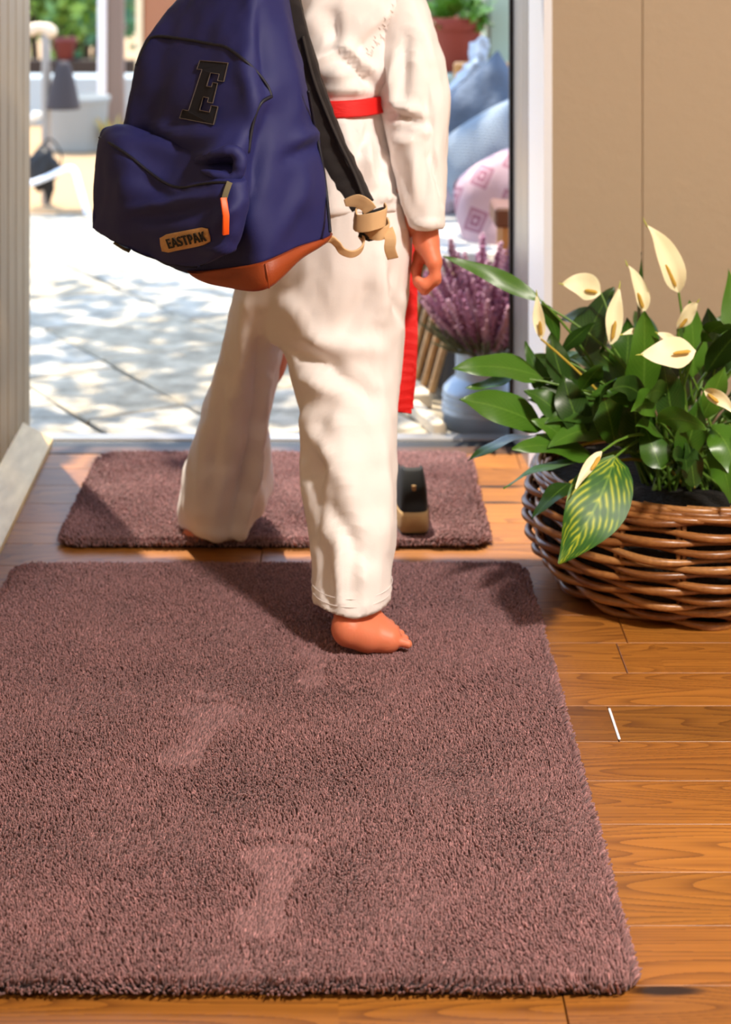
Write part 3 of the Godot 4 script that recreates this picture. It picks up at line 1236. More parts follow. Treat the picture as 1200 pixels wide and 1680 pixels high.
	var sleeve_r := tube_rows([[-60, 630, 692, 2.93, 0.062], [-20, 625, 694, 2.92, 0.068], [20, 620, 707, 2.91, 0.070], [60, 616, 721, 2.895, 0.070], [100, 613, 733, 2.88, 0.068], [150, 616, 738, 2.87, 0.065], [200, 628, 737, 2.865, 0.060], [250, 640, 735, 2.86, 0.055], [300, 652, 734, 2.855, 0.052], [340, 661, 733, 2.85, 0.050], [372, 672, 731, 2.85, 0.048]])
	var cuff_y: float = sleeve_r[sleeve_r.size() - 1][0]
	var sleeve_f := func(p: Vector3) -> float:
		var d := smin(tube_d(sleeve_r, p), capsule(p, shR, shR + Vector3(-0.03, 0.0, 0), 0.062, 0.06), 0.05)
		if p.y < cuff_y + 0.05:
			var r := tube_at(sleeve_r, p.y)
			d = maxf(d, -(Vector2((p.x - r[1]) / r[2], (p.z - r[3]) / r[4]).length() - 0.70) * 0.04)
		return d
	var sl := nets(Vector3(-0.02, 0.60, -3.03), Vector3(0.20, 1.20, -2.77), 0.007, sleeve_f)
	fold(sl, [[705, 230, 728, 335, 3.5, -7], [700, 140, 712, 240, 4, -5], [640, 165, 690, 190, 10, 8], [640, 185, 700, 205, 9, -8], [650, 230, 700, 215, 10, 7], [650, 215, 690, 222, 7, -8], [648, 90, 640, 170, 10, 8], [665, 60, 660, 160, 9, -7],
		[620, 110, 640, 190, 8, -9], [675, 240, 690, 330, 10, 5], [700, 260, 690, 350, 8, -4], [668, 368, 730, 368, 4, 4], [660, 300, 675, 360, 6, 5], [690, 30, 715, 120, 10, 4]], 0.004, 11.0, Vector3(1, 0.6, 1))
	part("sleeve", sl, M.cotton, jo)
	var sleeve_l := func(p: Vector3) -> float:
		return maxf(smin(capsule(p, shL, elL, 0.064, 0.055), capsule(p, elL, wrL.lerp(elL, 0.15), 0.055, 0.046), 0.03), -capsule(p, wrL.lerp(elL, 0.3), wrL + (wrL - elL) * 0.4, 0.036, 0.04))
	sl = nets(Vector3(-0.31, 0.80, -3.15), Vector3(-0.05, 1.2, -2.83), 0.008, sleeve_l)
	fold(sl, [], 0.004, 11.0)
	part("sleeve", sl, M.cotton, jo)
	# tone-on-tone stitching across the shoulder blade: marks too worn to read
	var emb := MB.new()
	for k in 9:
		var t := k / 8.0
		var c := Vector2(602, 88).lerp(Vector2(652, 8), t)
		for j in 3:
			var a := c + Vector2(rng.randf_range(-4, 4) - 5 + j * 5, rng.randf_range(-4, 4))
			var e := a + Vector2(rng.randf_range(1, 5), rng.randf_range(3, 8))
			emb.tube([on_surface(jk, a.x, a.y, 0.0003), on_surface(jk, (a.x + e.x) / 2 + 1, (a.y + e.y) / 2, 0.0012), on_surface(jk, e.x, e.y, 0.0003)], 0.0009, 5)
	part("embroidery", emb, M.thread, jo)

	# belt: band round the waist, two ends hanging in front beside the thigh
	var band := MB.new()
	var rings := []
	for s in 64:
		var a := TAU * s / 64.0
		var ring := PackedVector3Array()
		for q in [[0.0035, 0.0], [0.0055, 0.003], [0.006, 0.012], [0.0055, 0.024], [0.0035, 0.027], [-0.008, 0.027], [-0.008, 0.0]]:
			var y: float = 0.8095 + q[1] + 0.004 * cos(a + 1.0)
			var r := tube_at(torso, y)
			ring.append(Vector3(r[1] + cos(a) * (r[2] + q[0] + 0.004), y, r[3] + sin(a) * (r[4] + q[0] + 0.004)))
		rings.append(ring)
	rings.append(rings[0])
	band.loft(rings, false, false)
	var belt := part("belt", band, M.belt, person)
	for e in [[[[645, 330, 2.99], [664, 400, 2.97], [668, 480, 2.96], [668, 560, 2.955], [664, 620, 2.95], [662, 677, 2.95]], 0.030], [[[655, 330, 3.03], [672, 420, 3.02], [673, 500, 3.01], [672, 560, 3.0], [669, 630, 2.995], [666, 668, 2.995]], 0.028]]:
		var pts := []
		for q in e[0]:
			pts.append(P(q[0], q[1], q[2]))
		pts = catmull(pts, 12)
		var sides := []
		for k in pts.size():
			sides.append(Vector3(1, 0, -0.25 + 0.3 * sin(k * 0.2)).normalized())
			pts[k] += Vector3(0, 0, 0.0012 * sin(k * 2.1))
		var m := MB.new()
		m.ribbon(pts, sides, e[1], 0.004)
		part("belt_end", m, M.belt, belt)


func body_join(a: MB, b: MB) -> void:
	var n := a.v.size()
	a.v.append_array(b.v)
	a.uv.append_array(b.uv)
	a.c.append_array(b.c)
	for k in b.i:
		a.i.append(k + n)


func foot(body: MB, heel: Vector3, arch: Vector3, ball_: Vector3, ankle: Vector3, ahead: Vector3, out: Vector3) -> void:
	var bones := [[heel, ankle, 0.023, 0.025], [heel, arch, 0.022, 0.020], [arch, ball_, 0.022, 0.019], [ankle, ball_, 0.026, 0.017], [ball_ - out * 0.016, ball_ + out * 0.018, 0.016, 0.017]]
	var toes := []
	for k in 5:
		var s := -0.030 + 0.0145 * k
		var base := ball_ + out * s * 0.95 + ahead * 0.006
		var len: float = [0.030, 0.029, 0.026, 0.021, 0.015][k]
		var tip := base + ahead * len + Vector3(0, -0.004, 0) + out * s * 0.35
		var r: float = [0.0100, 0.0078, 0.0074, 0.0070, 0.0066][k]
		toes.append([base, tip, r * 1.0, r])
	var f := func(p: Vector3) -> float:
		var d := 1.0
		for q in bones:
			d = smin(d, capsule(p, q[0], q[1], q[2], q[3]), 0.018)
		var t := 1.0
		for q in toes:
			t = minf(t, capsule(p, q[0], q[1], q[2], q[3]))
		return smin(d, t, 0.0025)
	var lo := heel
	var hi := heel
	for q in bones + toes:
		for e in 2:
			lo = lo.min(q[e])
			hi = hi.max(q[e])
	body_join(body, nets(lo - Vector3.ONE * 0.032, hi + Vector3.ONE * 0.032, 0.0024, f))


func hand(body: MB, palm: Array, _a: Array, _b: float) -> void:
	var w: Vector3 = palm[0]
	var bones := []
	# palm: four bones fanned in depth, little finger nearest the room
	for k in 4:
		var z := 2.832 + 0.0165 * k
		bones.append([P(699, 392, lerpf(z, 2.857, 0.5)), P(711 + [0, 2, 2, 1][k], 428 + [0, 1, 2, 2][k], z), 0.0145, 0.0125])
	bones.append([w + Vector3(0, 0.03, 0), P(699, 395, 2.856), 0.021, 0.0195])
	var fingers := []
	for k in 4:
		var z := 2.832 + 0.0165 * k
		var l: float = [0.86, 1.0, 1.06, 0.98][k]
		var a := P(713, 430, z)
		var b := P(715, 432 + 26 * l, z + 0.001)
		var c := P(709 - 12, 432 + 41 * l, z + 0.002)
		var d := P(709 - 23, 432 + 32 * l, z + 0.003)
		fingers.append([a, b, 0.0098, 0.0088])
		fingers.append([b, c, 0.0088, 0.0080])
		fingers.append([c, d, 0.0080, 0.0068])
	var thumb := [[P(697, 400, 2.878), P(689, 420, 2.886), 0.0125, 0.0105], [P(689, 420, 2.886), P(683, 441, 2.880), 0.0100, 0.0088], [P(683, 441, 2.880), P(684, 458, 2.868), 0.0088, 0.0070]]
	var f := func(p: Vector3) -> float:
		var d := 1.0
		for q in bones:
			d = smin(d, capsule(p, q[0], q[1], q[2], q[3]), 0.012)
		var g := 1.0
		for k in 4:
			var one := 1.0
			for j in 3:
				var q: Array = fingers[k * 3 + j]
				one = smin(one, capsule(p, q[0], q[1], q[2], q[3]), 0.004)
			g = minf(g, one)
		d = smin(d, g, 0.006)
		var t := 1.0
		for q in thumb:
			t = smin(t, capsule(p, q[0], q[1], q[2], q[3]), 0.005)
		return smin(d, t, 0.007)
	body_join(body, nets(Vector3(0.075, 0.48, -2.915), Vector3(0.165, 0.66, -2.80), 0.003, f))


func hand_left(body: MB, w: Vector3) -> void:     # closed round the shoulder strap, hidden by the bag
	var bones := [[w, w + Vector3(0.01, 0.045, -0.01), 0.020, 0.022]]
	var fingers := []
	for k in 4:
		var b := w + Vector3(-0.012 + 0.004 * k, 0.058 - 0.004 * k, 0.012 - 0.015 * k)
		var c := b + Vector3(0.030, 0.012, 0.0)
		fingers.append([b, c, 0.009, 0.0085])
		fingers.append([c, c + Vector3(0.012, -0.022, 0.002), 0.0085, 0.0078])
		fingers.append([c + Vector3(0.012, -0.022, 0.002), c + Vector3(-0.006, -0.030, 0.002), 0.0078, 0.007])
	fingers.append([w + Vector3(0.012, 0.015, 0.018), w + Vector3(0.034, 0.040, 0.020), 0.011, 0.009])
	fingers.append([w + Vector3(0.034, 0.040, 0.020), w + Vector3(0.046, 0.052, 0.006), 0.009, 0.0075])
	var f := func(p: Vector3) -> float:
		var d := capsule(p, bones[0][0], bones[0][1], bones[0][2], bones[0][3])
		var g := 1.0
		for q in fingers:
			g = smin(g, capsule(p, q[0], q[1], q[2], q[3]), 0.002)
		return smin(d, g, 0.008)
	body_join(body, nets(w - Vector3(0.06, 0.04, 0.07), w + Vector3(0.09, 0.10, 0.06), 0.004, f))


# ---------------------------------------------------------------- the backpack
func level_ring(pts: Array, per: int) -> PackedVector3Array:
	var a := []
	for q in pts:
		a.append(q if q is Vector3 else P(q[0], q[1], q[2]))
	return PackedVector3Array(catmull(a, per, true))


func dense(levels: Array, per: int) -> Array:      # more rings between the given ones
	var out := []
	var n: int = levels[0].size()
	var m := levels.size()
	for k in m - 1:
		for s in per:
			var ring := PackedVector3Array()
			for j in n:
				ring.append(levels[k][j].cubic_interpolate(levels[k + 1][j], levels[maxi(k - 1, 0)][j], levels[mini(k + 2, m - 1)][j], float(s) / per))
			out.append(ring)
	out.append(levels[m - 1])
	return out


func backpack() -> void:
	var bag := thing("backpack", "navy blue backpack with tan leather base hanging from the child's left shoulder", "backpack")
	bag.position = Vector3(-0.2, 0.6, -2.55)
	# each level: far left edge, front middle, ridge nearest the room, side middle, right edge, two hidden points against the child's back
	var L := [
		[[212, 404, 2.62], [262, 428, 2.57], [312, 447, 2.52], [385, 446, 2.455], [436, 431, 2.425], [490, 408, 2.48], [543, 386, 2.56], [470, 368, 2.70], [300, 372, 2.74]],
		[[196, 340, 2.63], [245, 352, 2.57], [298, 358, 2.515], [370, 358, 2.45], [418, 352, 2.42], [478, 335, 2.465], [538, 322, 2.56], [470, 310, 2.72], [290, 312, 2.75]],
		[[190, 260, 2.63], [235, 262, 2.57], [290, 262, 2.51], [362, 262, 2.44], [410, 258, 2.425], [468, 250, 2.465], [528, 262, 2.56], [465, 245, 2.72], [290, 240, 2.75]],
		[[202, 203, 2.63], [245, 200, 2.57], [302, 195, 2.51], [370, 190, 2.45], [418, 184, 2.435], [466, 182, 2.475], [516, 205, 2.57], [460, 190, 2.73], [300, 180, 2.75]],
		[[216, 140, 2.63], [258, 136, 2.57], [312, 132, 2.515], [378, 128, 2.465], [425, 124, 2.455], [464, 122, 2.49], [503, 135, 2.58], [455, 130, 2.73], [310, 120, 2.75]],
		[[233, 80, 2.63], [275, 74, 2.575], [325, 68, 2.53], [385, 64, 2.49], [420, 62, 2.48], [455, 60, 2.515], [489, 66, 2.60], [450, 60, 2.73], [325, 58, 2.75]],
		[[262, 35, 2.64], [300, 24, 2.59], [345, 12, 2.55], [390, 4, 2.52], [418, 0, 2.51], [445, 0, 2.54], [474, 4, 2.62], [445, 0, 2.74], [345, 0, 2.75]],
		[[300, -12, 2.65], [330, -28, 2.61], [362, -45, 2.575], [398, -56, 2.55], [420, -60, 2.55], [440, -60, 2.57], [460, -58, 2.63], [440, -50, 2.74], [360, -40, 2.75]],
		[[350, -72, 2.67], [365, -84, 2.64], [385, -96, 2.61], [405, -104, 2.60], [420, -106, 2.60], [432, -106, 2.62], [444, -100, 2.66], [430, -90, 2.74], [385, -80, 2.75]],
		[[385, -98, 2.68], [392, -104, 2.67], [400, -108, 2.66], [412, -110, 2.66], [418, -110, 2.66], [424, -110, 2.66], [428, -108, 2.68], [420, -104, 2.72], [398, -100, 2.72]]]
	var rings := []
	for l in L:
		rings.append(level_ring(l, 9))
	rings = dense(rings, 7)
	var m := MB.new()
	m.loft(rings)
	fold(m, [[440, 190, 405, 330, 16, -9], [465, 60, 500, 330, 16, 5], [430, 20, 440, 140, 12, -6], [480, 230, 530, 215, 10, 6], [470, 260, 520, 240, 10, -7], [400, 100, 425, 200, 14, 6], [330, 266, 390, 246, 14, 17], [340, 285, 392, 282, 9, -12], [392, 250, 405, 310, 9, 10],
		[450, 400, 500, 300, 14, 5], [300, 220, 390, 230, 14, 7], [240, 200, 330, 245, 12, 6]], 0.0045, 9.0, Vector3(1, 0.8, 1))
	var body := part("body", m, M.navy, bag)
	# front pocket, bulging over the lower half of the front
	var K := [
		[[225, 396, 2.60], [176, 388, 2.585], [152, 374, 2.60], [196, 402, 2.53], [262, 430, 2.47], [318, 440, 2.43], [362, 420, 2.395], [384, 408, 2.41], [330, 410, 2.50]],
		[[220, 360, 2.60], [176, 360, 2.585], [152, 368, 2.60], [190, 378, 2.525], [262, 396, 2.455], [325, 398, 2.405], [380, 385, 2.375], [398, 375, 2.41], [330, 370, 2.50]],
		[[220, 320, 2.61], [178, 318, 2.59], [153, 330, 2.60], [190, 338, 2.525], [265, 352, 2.455], [330, 352, 2.40], [385, 345, 2.375], [404, 335, 2.41], [330, 330, 2.50]],
		[[220, 270, 2.61], [182, 266, 2.59], [158, 272, 2.60], [190, 290, 2.525], [275, 318, 2.46], [335, 312, 2.405], [385, 305, 2.38], [405, 298, 2.41], [330, 300, 2.50]],
		[[220, 235, 2.61], [184, 226, 2.595], [161, 232, 2.605], [188, 240, 2.535], [280, 300, 2.47], [335, 297, 2.415], [380, 292, 2.395], [402, 285, 2.42], [330, 280, 2.50]],
		[[222, 222, 2.615], [190, 210, 2.60], [167, 214, 2.61], [205, 212, 2.555], [290, 262, 2.49], [340, 268, 2.44], [378, 268, 2.42], [398, 266, 2.44], [330, 262, 2.51]],
		[[224, 220, 2.62], [196, 208, 2.61], [182, 209, 2.615], [215, 206, 2.575], [295, 240, 2.51], [342, 252, 2.46], [374, 256, 2.44], [390, 256, 2.46], [330, 254, 2.51]]]
	rings = []
	for l in K:
		rings.append(level_ring(l, 8))
	rings = dense(rings, 7)
	var pk := MB.new()
	pk.loft(rings)
	fold(pk, [[200, 350, 215, 270, 14, 6], [215, 345, 360, 320, 9, 5], [220, 360, 340, 345, 12, -5], [345, 380, 395, 330, 12, 6], [230, 290, 280, 330, 12, -4], [200, 230, 330, 255, 14, 6], [340, 405, 385, 410, 7, 5]], 0.004, 11.0, Vector3(1, 0.8, 1))
	var pocket := part("front_pocket", pk, M.navy, bag)
	# pocket zip line and crumpled flap above it
	var zip := MB.new()
	var pts := []
	for q in [[164, 226], [186, 238], [215, 258], [245, 282], [275, 302], [300, 308], [328, 303], [352, 300], [376, 300]]:
		pts.append(on_surface(pk, q[0], q[1], 0.0006))
	zip.tube(catmull(pts, 5), 0.0021, 6)
	part("zip", zip, M.piping, pocket)
	var crumple := MB.new()
	rings = []
	var path := catmull([P(322, 262, 2.452), P(340, 258, 2.425), P(362, 250, 2.405), P(384, 247, 2.400), P(394, 262, 2.400), P(390, 282, 2.400), P(378, 292, 2.400), P(352, 286, 2.410), P(330, 280, 2.425)], 6)
	var rad := []
	for k in path.size():
		rad.append(0.003 + 0.0062 * sin(PI * k / (path.size() - 1.0)))
	crumple.tube(path, rad, 10)
	fold(crumple, [], 0.0022, 30.0, Vector3.ONE)
	part("fabric_fold", crumple, M.navy, pocket)
	# orange pull on an olive tape
	var tp := MB.new()
	tp.ribbon([on_surface(pk, 378, 300, 0.002), on_surface(pk, 373, 314, 0.005), on_surface(pk, 371, 330, 0.006)], [Vector3(1, 0, -0.3)], 0.008, 0.002)
	part("pull_tape", tp, M.tape, pocket)
	tp = MB.new()
	tp.ribbon([on_surface(pk, 371, 327, 0.007), on_surface(pk, 371, 352, 0.006), on_surface(pk, 371, 381, 0.005)], [Vector3(1, 0, -0.4)], 0.0088, 0.004)
	part("zip_pull", tp, M.pull, pocket)
	# maker's patch with its lettering
	var pc := MB.new()
	var c0 := Vector2(264, 386)
	var c1 := Vector2(342, 371)
	var dn := Vector2(5, 29)
	rings = []
	for k in 9:
		var t := k / 8.0
		var ring := PackedVector3Array()
		var inset := 0.12 if k == 0 or k == 8 else 0.0
		var a := c0.lerp(c1, t) + dn * inset
		var b := c0.lerp(c1, t) + dn * (1.0 - inset)
		for q in [[0.0, 0.0005], [0.03, 0.003], [0.5, 0.0035], [0.97, 0.003], [1.0, 0.0005], [0.5, -0.002]]:
			var s := a.lerp(b, q[0])
			ring.append(on_surface(pk, s.x, s.y, q[1]))
		rings.append(ring)
	pc.loft(rings)
	var patch := part("label_patch", pc, M.patch, pocket)
	var tm := TextMesh.new()
	tm.text = "EASTPAK"
	var fnt := SystemFont.new()
	fnt.font_names = PackedStringArray(["Droid Sans"])
	fnt.font_weight = 700
	tm.font = fnt
	tm.font_size = 32
	tm.pixel_size = 0.00040
	tm.depth = 0.0012
	var lt := MeshInstance3D.new()
	lt.name = "lettering"
	lt.mesh = tm
	lt.material_override = M.print
	# seat the word on the patch
	var a0 := on_surface(pc, 275, 398, 0.0)
	var a1 := on_surface(pc, 337, 385, 0.0)
	var a2 := on_surface(pc, 308, 402, 0.0)
	var a3 := on_surface(pc, 305, 386, 0.0)
	var ex := (a1 - a0).normalized()
	var ey := (a3 - a2)
	ey = (ey - ex * ey.dot(ex)).normalized()
	var ez := ex.cross(ey)
	var wide := tm.get_aabb().size.x
	var sc := a0.distance_to(a1) / maxf(wide, 0.001)
	pocket.add_child(lt)
	lt.transform = Transform3D(Basis(ex * sc, ey * sc, ez), on_surface(pc, 306, 393.5, 0.0018) - (bag.position + pocket.position))
	# seams: the arch of the main zip and the ridge down the side
	for line in [[[224, 108], [240, 72], [256, 60], [300, 64], [345, 72], [372, 78], [400, 98], [425, 122], [440, 143], [446, 160]], [[446, 158], [428, 170], [415, 205], [408, 250]], [[506, 150], [516, 205], [528, 262], [536, 318], [542, 380]]]:
		var sm := MB.new()
		pts = []
		for q in line:
			pts.append(on_surface(m, q[0], q[1], 0.0))
		sm.tube(catmull(pts, 5), 0.0024, 6)
		part("seam", sm, M.piping, body)
	# large serif letter E, dark felt with a pale stitched edge
	var ol := [[0.0, 0.0], [1.0, 0.0], [1.0, 0.30], [0.80, 0.30], [0.80, 0.19], [0.50, 0.19], [0.50, 0.41], [0.66, 0.41], [0.66, 0.34], [0.82, 0.34], [0.82, 0.66], [0.66, 0.66], [0.66, 0.59], [0.50, 0.59], [0.50, 0.81], [0.80, 0.81], [0.80, 0.70], [1.0, 0.70], [1.0, 1.0], [0.0, 1.0], [0.0, 0.85], [0.18, 0.85], [0.18, 0.15], [0.0, 0.15]]
	var flat2 := PackedVector2Array()
	for q in ol:
		flat2.append(Vector2(q[0], q[1]))
	var idx := Geometry2D.triangulate_polygon(flat2)
	var le := MB.new()
	var ledge := []
	for q in ol:
		var top_ := Vector2(330, 100).lerp(Vector2(376, 104), q[0])
		var bot := Vector2(297, 194).lerp(Vector2(352, 206), q[0])
		var s: Vector2 = top_.lerp(bot, q[1])
		le.add(on_surface(m, s.x, s.y, 0.0022))
		ledge.append(on_surface(m, s.x, s.y, 0.0026))
	for k in range(0, idx.size(), 3):
		le.tri(idx[k], idx[k + 1], idx[k + 2])
	var nn := le.v.size()
	for k in nn:
		le.add(le.v[k] + Vector3(0.002, 0, -0.003))
	for k in nn:
		le.quad(k, (k + 1) % nn, nn + (k + 1) % nn, nn + k)
	var letter := part("letter_patch", le, M.letter, body, false)
	ledge.append(ledge[0])
	var st := MB.new()
	for k in ledge.size() - 1:
		st.tube([ledge[k], ledge[k + 1]], 0.0006, 5)
	# merged outline stitching
	part("outline_stitching", st, M.stitch, body)
	letter.set_meta("label", "dark serif letter E with pale stitched edge")
	# leather base
	var LB := [
		[[306, 444, 2.525], [370, 441, 2.462], [436, 429, 2.418], [492, 405, 2.472], [546, 383, 2.558], [470, 370, 2.69], [330, 385, 2.68]],
		[[312, 450, 2.525], [372, 456, 2.460], [438, 452, 2.414], [496, 415, 2.470], [543, 388, 2.558], [470, 375, 2.69], [330, 392, 2.68]],
		[[322, 453, 2.530], [374, 472, 2.468], [438, 474, 2.422], [494, 426, 2.478], [536, 394, 2.558], [470, 382, 2.69], [335, 398, 2.68]],
		[[345, 455, 2.545], [385, 470, 2.49], [434, 468, 2.45], [482, 426, 2.50], [520, 398, 2.57], [465, 386, 2.67], [350, 402, 2.66]]]
	rings = []
	for l in LB:
		rings.append(level_ring(l, 9))
	var lb := MB.new()
	lb.loft(dense(rings, 4))
	part("leather_base", lb, M.leather, bag)
	var cs := MB.new()
	cs.tube(catmull([on_surface(lb, 436, 433, 0.0005), on_surface(lb, 439, 452, 0.001), on_surface(lb, 441, 472, 0.0005)], 4), 0.0016, 6)
	part("corner_seam", cs, M.leather, bag)
	# far corner tab below the front edge
	var tab := MB.new()
	tab.ribbon([P(188, 396, 2.60), P(205, 407, 2.60), P(214, 411, 2.60)], [Vector3(0, 0, 1)], 0.02, 0.004)
	part("corner_tab", tab, M.tape, bag)
	# loose padded shoulder strap, its pale webbing and ladder buckle
	var sp := []
	var sw := []
	for q in [[452, -70, 2.66, 40], [468, -20, 2.65, 44], [480, 40, 2.65, 46], [498, 110, 2.655, 48], [519, 175, 2.66, 50], [542, 235, 2.665, 50], [565, 282, 2.665, 48], [582, 312, 2.66, 44], [596, 338, 2.655, 40]]:
		sp.append(P(q[0], q[1], q[2]))
		sw.append(q[3] / F * q[2])
	var spd := catmull(sp, 6)
	var swd := []
	var sdd := []
	for k in spd.size():
		swd.append(lerpf(sw[mini(k / 6, sw.size() - 1)], sw[mini(k / 6 + 1, sw.size() - 1)], (k % 6) / 6.0))
		sdd.append(Vector3(0.9, 0.35, 0.25))
	var ss := MB.new()
	ss.ribbon(spd, sdd, swd, 0.012)
	fold(ss, [], 0.003, 40.0, Vector3.ONE)
	var strap := part("shoulder_strap", ss, M.strap, bag)
	var sb := MB.new()
	pts = []
	for q in [[497, 60, 2.64], [515, 130, 2.645], [538, 190, 2.65], [560, 240, 2.65], [582, 286, 2.65], [599, 330, 2.645]]:
		pts.append(P(q[0], q[1], q[2]))
	sb.tube(catmull(pts, 5), 0.0028, 6)
	part("edge_binding", sb, M.strap, strap)
	for w in [
		# webbing from the leather corner, looping up to the buckle
		[[[500, 414, 2.50], [520, 402, 2.53], [540, 392, 2.55], [553, 400, 2.555], [562, 412, 2.56], [578, 417, 2.57], [592, 410, 2.59], [597, 396, 2.60], [590, 384, 2.61]], Vector3(0.15, 0.85, 0.55), 0.012],
		# wide turn through the buckle
		[[[583, 352, 2.60], [586, 366, 2.585], [610, 364, 2.575], [632, 356, 2.585], [630, 346, 2.61]], Vector3(0.1, 1, 0.1), 0.026],
		[[[590, 372, 2.62], [604, 380, 2.60], [622, 384, 2.59], [637, 378, 2.60], [634, 366, 2.62]], Vector3(0.1, 1, 0.2), 0.020],
		[[[636, 376, 2.60], [641, 392, 2.59], [640, 408, 2.59], [645, 424, 2.595]], Vector3(1, 0.15, 0.2), 0.017]]:
		pts = []
		for q in w[0]:
			pts.append(P(q[0], q[1], q[2]))
		pts = catmull(pts, 6)
		var wb := MB.new()
		wb.ribbon(pts, [w[1].normalized()], w[2], 0.0028)
		part("webbing", wb, M.web, strap)
	var fl := MB.new()
	pts = catmull([P(566, 333, 2.60), P(585, 330, 2.595), P(600, 336, 2.59), P(608, 346, 2.59)], 5)
	fl.ribbon(pts, [Vector3(0.25, 1, 0.3).normalized()], [0.010, 0.012, 0.014, 0.016, 0.018, 0.02, 0.022, 0.022, 0.022, 0.022, 0.022, 0.022, 0.022, 0.022, 0.022, 0.022], 0.0028)
	part("webbing", fl, M.web, strap)
	var bk := MB.new()
	bk.ribbon([P(596, 348, 2.60), P(610, 350, 2.592), P(630, 344, 2.60)], [Vector3(0, 1, 0.2)], 0.008, 0.005)
	part("buckle", bk, M.rubber, strap)
	bk = MB.new()
	bk.ribbon([P(590, 384, 2.605), P(606, 392, 2.60), P(620, 388, 2.60)], [Vector3(0, 1, 0.2)], 0.007, 0.005)
	part("buckle", bk, M.rubber, strap)
	# second strap, over the shoulder
	var s2 := MB.new()
	pts = catmull([P(420, -95, 2.73), Vector3(-0.155, 1.165, -2.84), Vector3(-0.158, 1.18, -2.93), Vector3(-0.155, 1.13, -3.03), Vector3(-0.17, 0.95, -3.07), Vector3(-0.22, 0.75, -2.98), P(280, 385, 2.74)], 8)
	s2.ribbon(pts, [Vector3(1, 0.1, 0)], 0.05, 0.010)
	part("shoulder_strap", s2, M.strap, bag)


func shoe() -> void:
	var t := thing("shoe", "dark slip-on shoe with jute heel band on the small mat", "shoe", "", P(676, 850, 3.22))
	var y0 := 0.015
	var rings := []
	var upper := []
	var spine := [[0.0, 0.018], [0.02, 0.027], [0.06, 0.030], [0.11, 0.029], [0.16, 0.034], [0.19, 0.030], [0.205, 0.014]]
	var axis := Vector3(-0.05, 0, -1).normalized()
	var side := Vector3(1, 0, -0.05).normalized()
	var heel := Vector3(P(680, 860, 3.2).x, y0, -3.19)
	# sole outline
	var sole := []
	for k in spine.size():
		sole.append(heel + axis * spine[k][0] + side * spine[k][1])
	for k in range(spine.size() - 1, -1, -1):
		sole.append(heel + axis * spine[k][0] - side * spine[k][1])
	var ring0 := catmull(sole, 4, true)
	for e in [[0.0, 0.97], [0.004, 1.0], [0.012, 1.01], [0.032, 0.99], [0.040, 0.95]]:
		var ring := PackedVector3Array()
		for p in ring0:
			var c := heel + axis * 0.1
			ring.append(c + (p - c) * e[1] + Vector3(0, e[0], 0))
		rings.append(ring)
	var b := MB.new()
	b.loft(rings)
	part("jute_sole", b, M.jute, t)
	rings = []
	for e in [[-0.004, 0.98], [0.002, 1.0]]:
		var ring := PackedVector3Array()
		for p in ring0:
			var c := heel + axis * 0.1
			ring.append(c + (p - c) * e[1] + Vector3(0, e[0], 0))
		rings.append(ring)
	b = MB.new()
	b.loft(rings)
	part("rubber_tread", b, M.rubber, t)
	# upper: rises from the sole, open at the ankle
	for e in [[0.037, 0.96, 0.0], [0.055, 0.92, 0.0], [0.075, 0.82, 0.1], [0.092, 0.70, 0.25], [0.098, 0.64, 0.35], [0.090, 0.60, 0.35], [0.05, 0.70, 0.2]]:
		var ring := PackedVector3Array()
		for p in ring0:
			var c := heel + axis * 0.1
			var q: Vector3 = c + (p - c) * e[1]
			var along: float = (q - heel).dot(axis)
			var low := smoothstep(0.10, 0.19, along)
			var h: float = e[0] + (0.012 if along < 0.06 else 0.0) * smoothstep(0.03, 0.06, e[0])
			h = lerpf(h, minf(h, 0.068 - 0.024 * low), low)
			ring.append(q + Vector3(0, h, 0) - axis * e[2] * 0.05 * smoothstep(0.02, 0.2, along))
		upper.append(ring)
	b = MB.new()
	b.loft(upper, false, true)
	part("upper", b, M.shoe, t)
	b = MB.new()
	b.box(heel + axis * 0.012 + Vector3(0, 0.075, 0), Vector3(0.008, 0.02, 0.004), 0.0015)
	part("heel_tab", b, M.jute, t, false)


# ---------------------------------------------------------------- basket and plant
const BX := 0.565
const BZ := -3.0


func basket_r(y: float) -> float:
	var pts := [[0.0, 0.196], [0.02, 0.214], [0.05, 0.238], [0.09, 0.256], [0.12, 0.261], [0.16, 0.256], [0.20, 0.240]]
	for k in range(1, pts.size()):
		if y <= pts[k][0]:
			return lerpf(pts[k - 1][1], pts[k][1], (y - pts[k - 1][0]) / (pts[k][0] - pts[k - 1][0]))
	return 0.24


